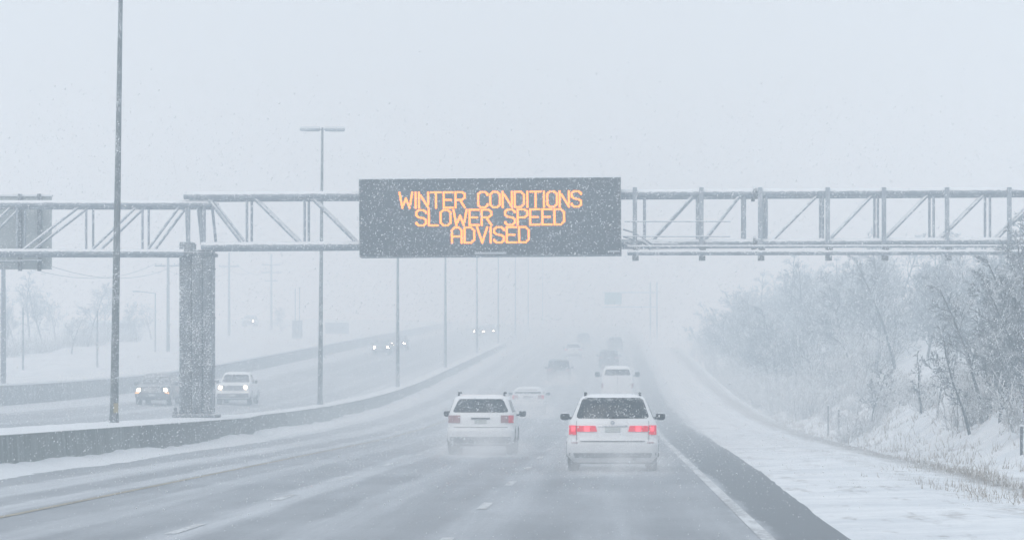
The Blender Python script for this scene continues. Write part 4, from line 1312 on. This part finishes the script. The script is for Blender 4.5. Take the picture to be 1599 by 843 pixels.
# hazy trees beyond the left wall
for i, (px, Y, s, lab) in enumerate([(20, 300, .75, 'leftmost hazy tree beyond the left wall'), (52, 322, .9, 'second hazy tree from the left beyond the wall'), (84, 306, .85, 'hazy tree just left of the thin grey pole'),
                                     (102, 345, .95, 'hazy tree behind the low blue building'), (160, 380, .8, 'pale tree between the nearest lamp post and the column'), (330, 470, .7, 'pale tree left of the tall panel sign'),
                                     (8, 335, 1.05, 'tall hazy tree behind the leftmost utility pole'), (36, 350, 1.1, 'tall hazy tree in the clump behind the left wall'), (66, 362, 1.15, 'tallest hazy tree in the clump behind the left wall'),
                                     (120, 372, 1.0, 'hazy tree directly behind the nearest lamp post'), (150, 395, .95, 'faint tree right of the nearest lamp post'), (178, 410, .9, 'faint tree beside the thin curved lamp pole')]):
    place_tree(protos[i % 6], ax(px, Y), Y, s, i * 1.3, lab, group='hazy trees beyond the left wall')
# brush at the edge of the wood
bushes = [make_bush_mesh(300 + i, hh, nn) for i, (hh, nn) in enumerate([(1.1, 46), (1.5, 54), (.8, 40)])]
def bush(x, y, s, label, group):
    r = link_mesh('shrub', bushes[rt.randrange(3)], M['brush'])
    r.location = (x, y, terrain(x, y)); r.scale = (s, s, s * rt.uniform(.8, 1.1)); r.rotation_euler = (0, 0, rt.uniform(0, 6.28))
    tag(r, label, 'shrub', group)
for k in range(110):
    Y = rt.uniform(55, 240)
    x = hill_start(Y) + rt.uniform(1.2, 5.0) + (1.2 if 105 < Y < 150 else 0)
    bush(x, Y, rt.uniform(.6, 1.15), 'snowy twiggy shrub along the foot of the wooded slope', 'twiggy shrubs along the foot of the slope')
for k in range(80):
    Y = rt.uniform(88, 125)
    x = hill_start(Y) + rt.uniform(1.5, 6.5) + (2.5 if Y > 112 else 0)
    bush(x, Y, rt.uniform(.7, 1.15), 'dense frosted brush under the near edge of the wood', 'frosted brush under the near edge of the wood')
for k in range(120):
    Y = rt.uniform(190, 340)
    x = hill_start(Y) + rt.uniform(.3, 7.0)
    bush(x, Y, rt.uniform(1.1, 1.9), 'hazy brush filling the foot of the misty wood', 'brush at the foot of the misty wood')
for i in range(7):
    Y = 132 + 3 * i
    bush(at_px(990 + 9 * i, Y), Y, .8, 'snowy shrub in the low clump left of the sapling', 'clump of shrubs left of the sapling')
for i in range(26):
    Y = 290 + 4 * i
    bush(ax(8 + 6 * i, Y), Y, rt.uniform(1.2, 2.0), 'hazy shrub beyond the left wall', 'hazy shrubs beyond the left wall')

# stakes at the ditch
for px, Y, h, lab in ((970.5, 148, 1.5, 'thin marker stake in the snow left of the sapling'), (983, 150, 1.1, 'shorter thin stake beside the marker stake'), (1197, 84, .75, 'short dark stake in the snow at the foot of the wood')):
    x = ax(px, Y); r = empty('marker_stake', (x, Y, terrain(x, Y)))
    tag(r, lab, 'stake')
    MB().bar((0, 0, -.2), (0, 0, h), .07, .05).build('post', M['wood'], r)
    MB().box(-.05, .05, -.06, .06, h, h + .04).build('snow_cap', M['snow'], r)

# ------------------------------------------------------------------ dry grass poking through the snow
rg = random.Random(11); m = MB()
def blade(x, y, h):
    z = terrain(x, y) - .02
    a = rg.uniform(0, 6.28); w = .007 * (1 + y / 90)
    dx, dy = rg.gauss(0, .35) * h, rg.gauss(0, .35) * h
    b = len(m.v)
    c, s = math.cos(a) * w, math.sin(a) * w
    m.v += [(x - c, y - s, z), (x + c, y + s, z), (x + dx, y + dy, z + h)]
    m.f.append((b, b + 1, b + 2))
for k in range(4200):
    y = 26 + 260 * (0.08 + 0.92 * rg.random()) ** 1.4
    cx_ = 7.4 + .8 * noise.noise((y * .06, 2, 0)) + (.0 if rg.random() < .6 else -1.3)
    if noise.noise((y * .12, 5, 1)) < -.25: continue
    x0 = cx_ + rg.gauss(0, .35)
    for _ in range(5):
        blade(x0 + rg.gauss(0, .10), y + rg.gauss(0, .15), rg.uniform(.06, .24))
for (px, Y) in ((1000, 47.5), (1020, 46.5), (1035, 45.5), (1012, 52), (935, 68), (1008, 58)):
    for _ in range(60):
        blade(ax(px, Y) + rg.gauss(0, .12), Y + rg.gauss(0, .6), rg.uniform(.03, .09))
for k in range(1500):
    y = rg.uniform(75, 220); x = hill_start(y) + rg.uniform(-1.2, 6)
    for _ in range(4): blade(x + rg.gauss(0, .08), y + rg.gauss(0, .1), rg.uniform(.1, .4))
tag(m.build('dry_grass', M['grass'], fix=False), 'thin brown grass poking through the snow along the ditch', 'grass', kind='stuff')

# ------------------------------------------------------------------ falling snow
rng = np.random.default_rng(23)
def flakes(n, x0, x1, y0, y1, z0, z1, rlo, rhi):
    """n small clumps of snow, each an uneven octahedron, scattered evenly through a block of air"""
    c = rng.uniform((x0, y0, z0), (x1, y1, z1), (n, 3))
    r = rlo + (rhi - rlo) * rng.random(n) ** 3
    base = np.array([(-1, 0, 0), (1, 0, 0), (0, -1, 0), (0, 1, 0), (-.35, 0, -1.3), (.35, 0, 1.3)], float)
    v = c[:, None, :] + base[None] * r[:, None, None] * rng.uniform(.65, 1.25, (n, 1, 3))
    tri = np.array([(4, 0, 2), (4, 2, 1), (4, 1, 3), (4, 3, 0), (5, 2, 0), (5, 1, 2), (5, 3, 1), (5, 0, 3)])
    return v.reshape(-1, 3), (tri[None] + (np.arange(n) * 6)[:, None, None]).reshape(-1, 3)
sets = [flakes(8000, -9, 11, 24, 45, -.2, 4.5, .003, .006), flakes(46000, -16, 18, 45, 80, 0, 6.5, .005, .014), flakes(5000, -16, 18, 45, 80, 6.5, 11, .004, .008),
        flakes(44000, -24, 28, 80, 112, 0, 9.4, .006, .018), flakes(5000, -24, 28, 80, 112, 9.4, 16, .005, .010), flakes(12000, -36, 40, 113, 160, .5, 10, .007, .018)]
vv, ff, base_ = [], [], 0
for v_, t_ in sets:
    vv.append(v_); ff.append(t_ + base_); base_ += len(v_)
vv = np.concatenate(vv); ff = np.concatenate(ff)
me = bpy.data.meshes.new('falling_snow')
me.vertices.add(len(vv)); me.vertices.foreach_set('co', vv.ravel().astype(np.float32))
me.loops.add(ff.size); me.loops.foreach_set('vertex_index', ff.ravel().astype(np.int32))
me.polygons.add(len(ff)); me.polygons.foreach_set('loop_start', (np.arange(len(ff)) * 3).astype(np.int32))
me.update(calc_edges=True)
tag(link_mesh('falling_snow', me, M['flake']), 'snowflakes falling thickly over the whole highway', 'snow', kind='stuff')

# ------------------------------------------------------------------ spray thrown up by the tyres
def spray(px, Y, w, h, L, dens, label, lift=0.0):
    """a soft cloud of wet snow trailing behind a vehicle: closed hull, density fading to nothing at its skin"""
    m_, nt_, b_ = new_mat('tyre_spray')
    nt_.nodes.remove(b_)
    tc = N(nt_, 'ShaderNodeTexCoord')
    ln = N(nt_, 'ShaderNodeVectorMath', operation='LENGTH')
    nt_.links.new(tc.outputs['Object'], ln.inputs[0])
    fall = math_(nt_, 'SUBTRACT', 1.0, ramp(nt_, ln.outputs['Value'], 0.15, 0.95))
    nz_ = noise_(nt_, tc.outputs['Object'], 2.2, 3, 0.6)
    d_ = math_(nt_, 'MULTIPLY', math_(nt_, 'MULTIPLY', fall, ramp(nt_, nz_, 0.25, 0.75)), dens)
    p_ = N(nt_, 'ShaderNodeVolumePrincipled')
    p_.inputs['Color'].default_value = (1, 1, 1, 1)
    p_.inputs['Anisotropy'].default_value = 0.0
    nt_.links.new(d_, p_.inputs['Density'])
    nt_.links.new(p_.outputs[0], nt_.nodes['Material Output'].inputs['Volume'])
    bm = bmesh.new()
    bmesh.ops.create_icosphere(bm, subdivisions=3, radius=1.0)
    me_ = bpy.data.meshes.new('road_spray'); bm.to_mesh(me_); bm.free()
    o_ = link_mesh('road_spray', me_, m_)
    x_ = ax(px, Y)
    o_.location = (x_, Y - L * .25, zr(Y) + .12 + lift); o_.scale = (w, L, h)
    tag(o_, label, 'spray', kind='stuff')
spray(718, 70.4, 1.8, 1.05, 7.0, 0.34, 'mist of wet snow around the minivan wheels')
spray(567, 89, 1.9, 1.15, 8.0, 0.42, 'mist of wet snow around the white sport utility vehicle wheels')
spray(618, 172, 2.4, 1.5, 10, 0.3, 'mist of wet snow behind the faint white car')
spray(722, 190, 2.2, 1.7, 10, 0.3, 'mist of wet snow behind the tall white van')
spray(656, 258, 2.2, 1.6, 10, 0.25, 'mist of wet snow behind the dark vehicle')

# ------------------------------------------------------------------ snow blowing low over the roadway
bm_, bnt, bb_ = new_mat('blowing_snow_air')
bnt.nodes.remove(bb_)
bv_ = N(bnt, 'ShaderNodeVolumePrincipled')
bv_.inputs['Color'].default_value = (0.94, 0.98, 1.0, 1)
bv_.inputs['Absorption Color'].default_value = (1, 1, 1, 1)
bv_.inputs['Density'].default_value = 0.0032
bnt.links.new(bv_.outputs[0], bnt.nodes['Material Output'].inputs['Volume'])
for hh, xa, xb, y0_, lab in ((1.1, -13.9, 7.0, 62, 'thin veil of snow skimming low over the lanes'), (2.3, -29.5, 10.0, 84, 'deeper veil of snow blowing over both carriageways')):
    yl = [y0_] + [y for y in ys if y0_ + 3 < y < 700] + [705]
    m = MB()
    for y in yl:
        k = sm(y0_ - 2, y0_ + 40, y)
        zt_ = zr(y) + .25 + (hh - .25) * k
        m.v += [(xa, y, zr(y) - .35), (xb, y, zr(y) - .35), (xb, y, zt_), (xa, y, zt_)]
    n_ = len(yl)
    for j in range(n_ - 1):
        for i in range(4):
            m.f.append((j * 4 + i, j * 4 + (i + 1) % 4, (j + 1) * 4 + (i + 1) % 4, (j + 1) * 4 + i))
    m.f += [(3, 2, 1, 0), tuple((n_ - 1) * 4 + i for i in range(4))]
    tag(m.build('blowing_snow', bm_), lab, 'snow', kind='stuff')

# ------------------------------------------------------------------ haze
hm, nt, bsdf = new_mat('haze_air')
nt.nodes.remove(bsdf)
pv = N(nt, 'ShaderNodeVolumePrincipled')
pv.inputs['Color'].default_value = (0.80, 0.92, 1.0, 1)
pv.inputs['Absorption Color'].default_value = (1, 1, 1, 1)
pv.inputs['Density'].default_value = 0.0052
pv.inputs['Anisotropy'].default_value = 0.0
nt.links.new(pv.outputs[0], nt.nodes['Material Output'].inputs['Volume'])
hz = MB().box(-720, 720, -40, 1420, -6, 48).build('haze', hm)
tag(hz, 'pale snowy haze filling the air over the highway', 'haze', kind='stuff')
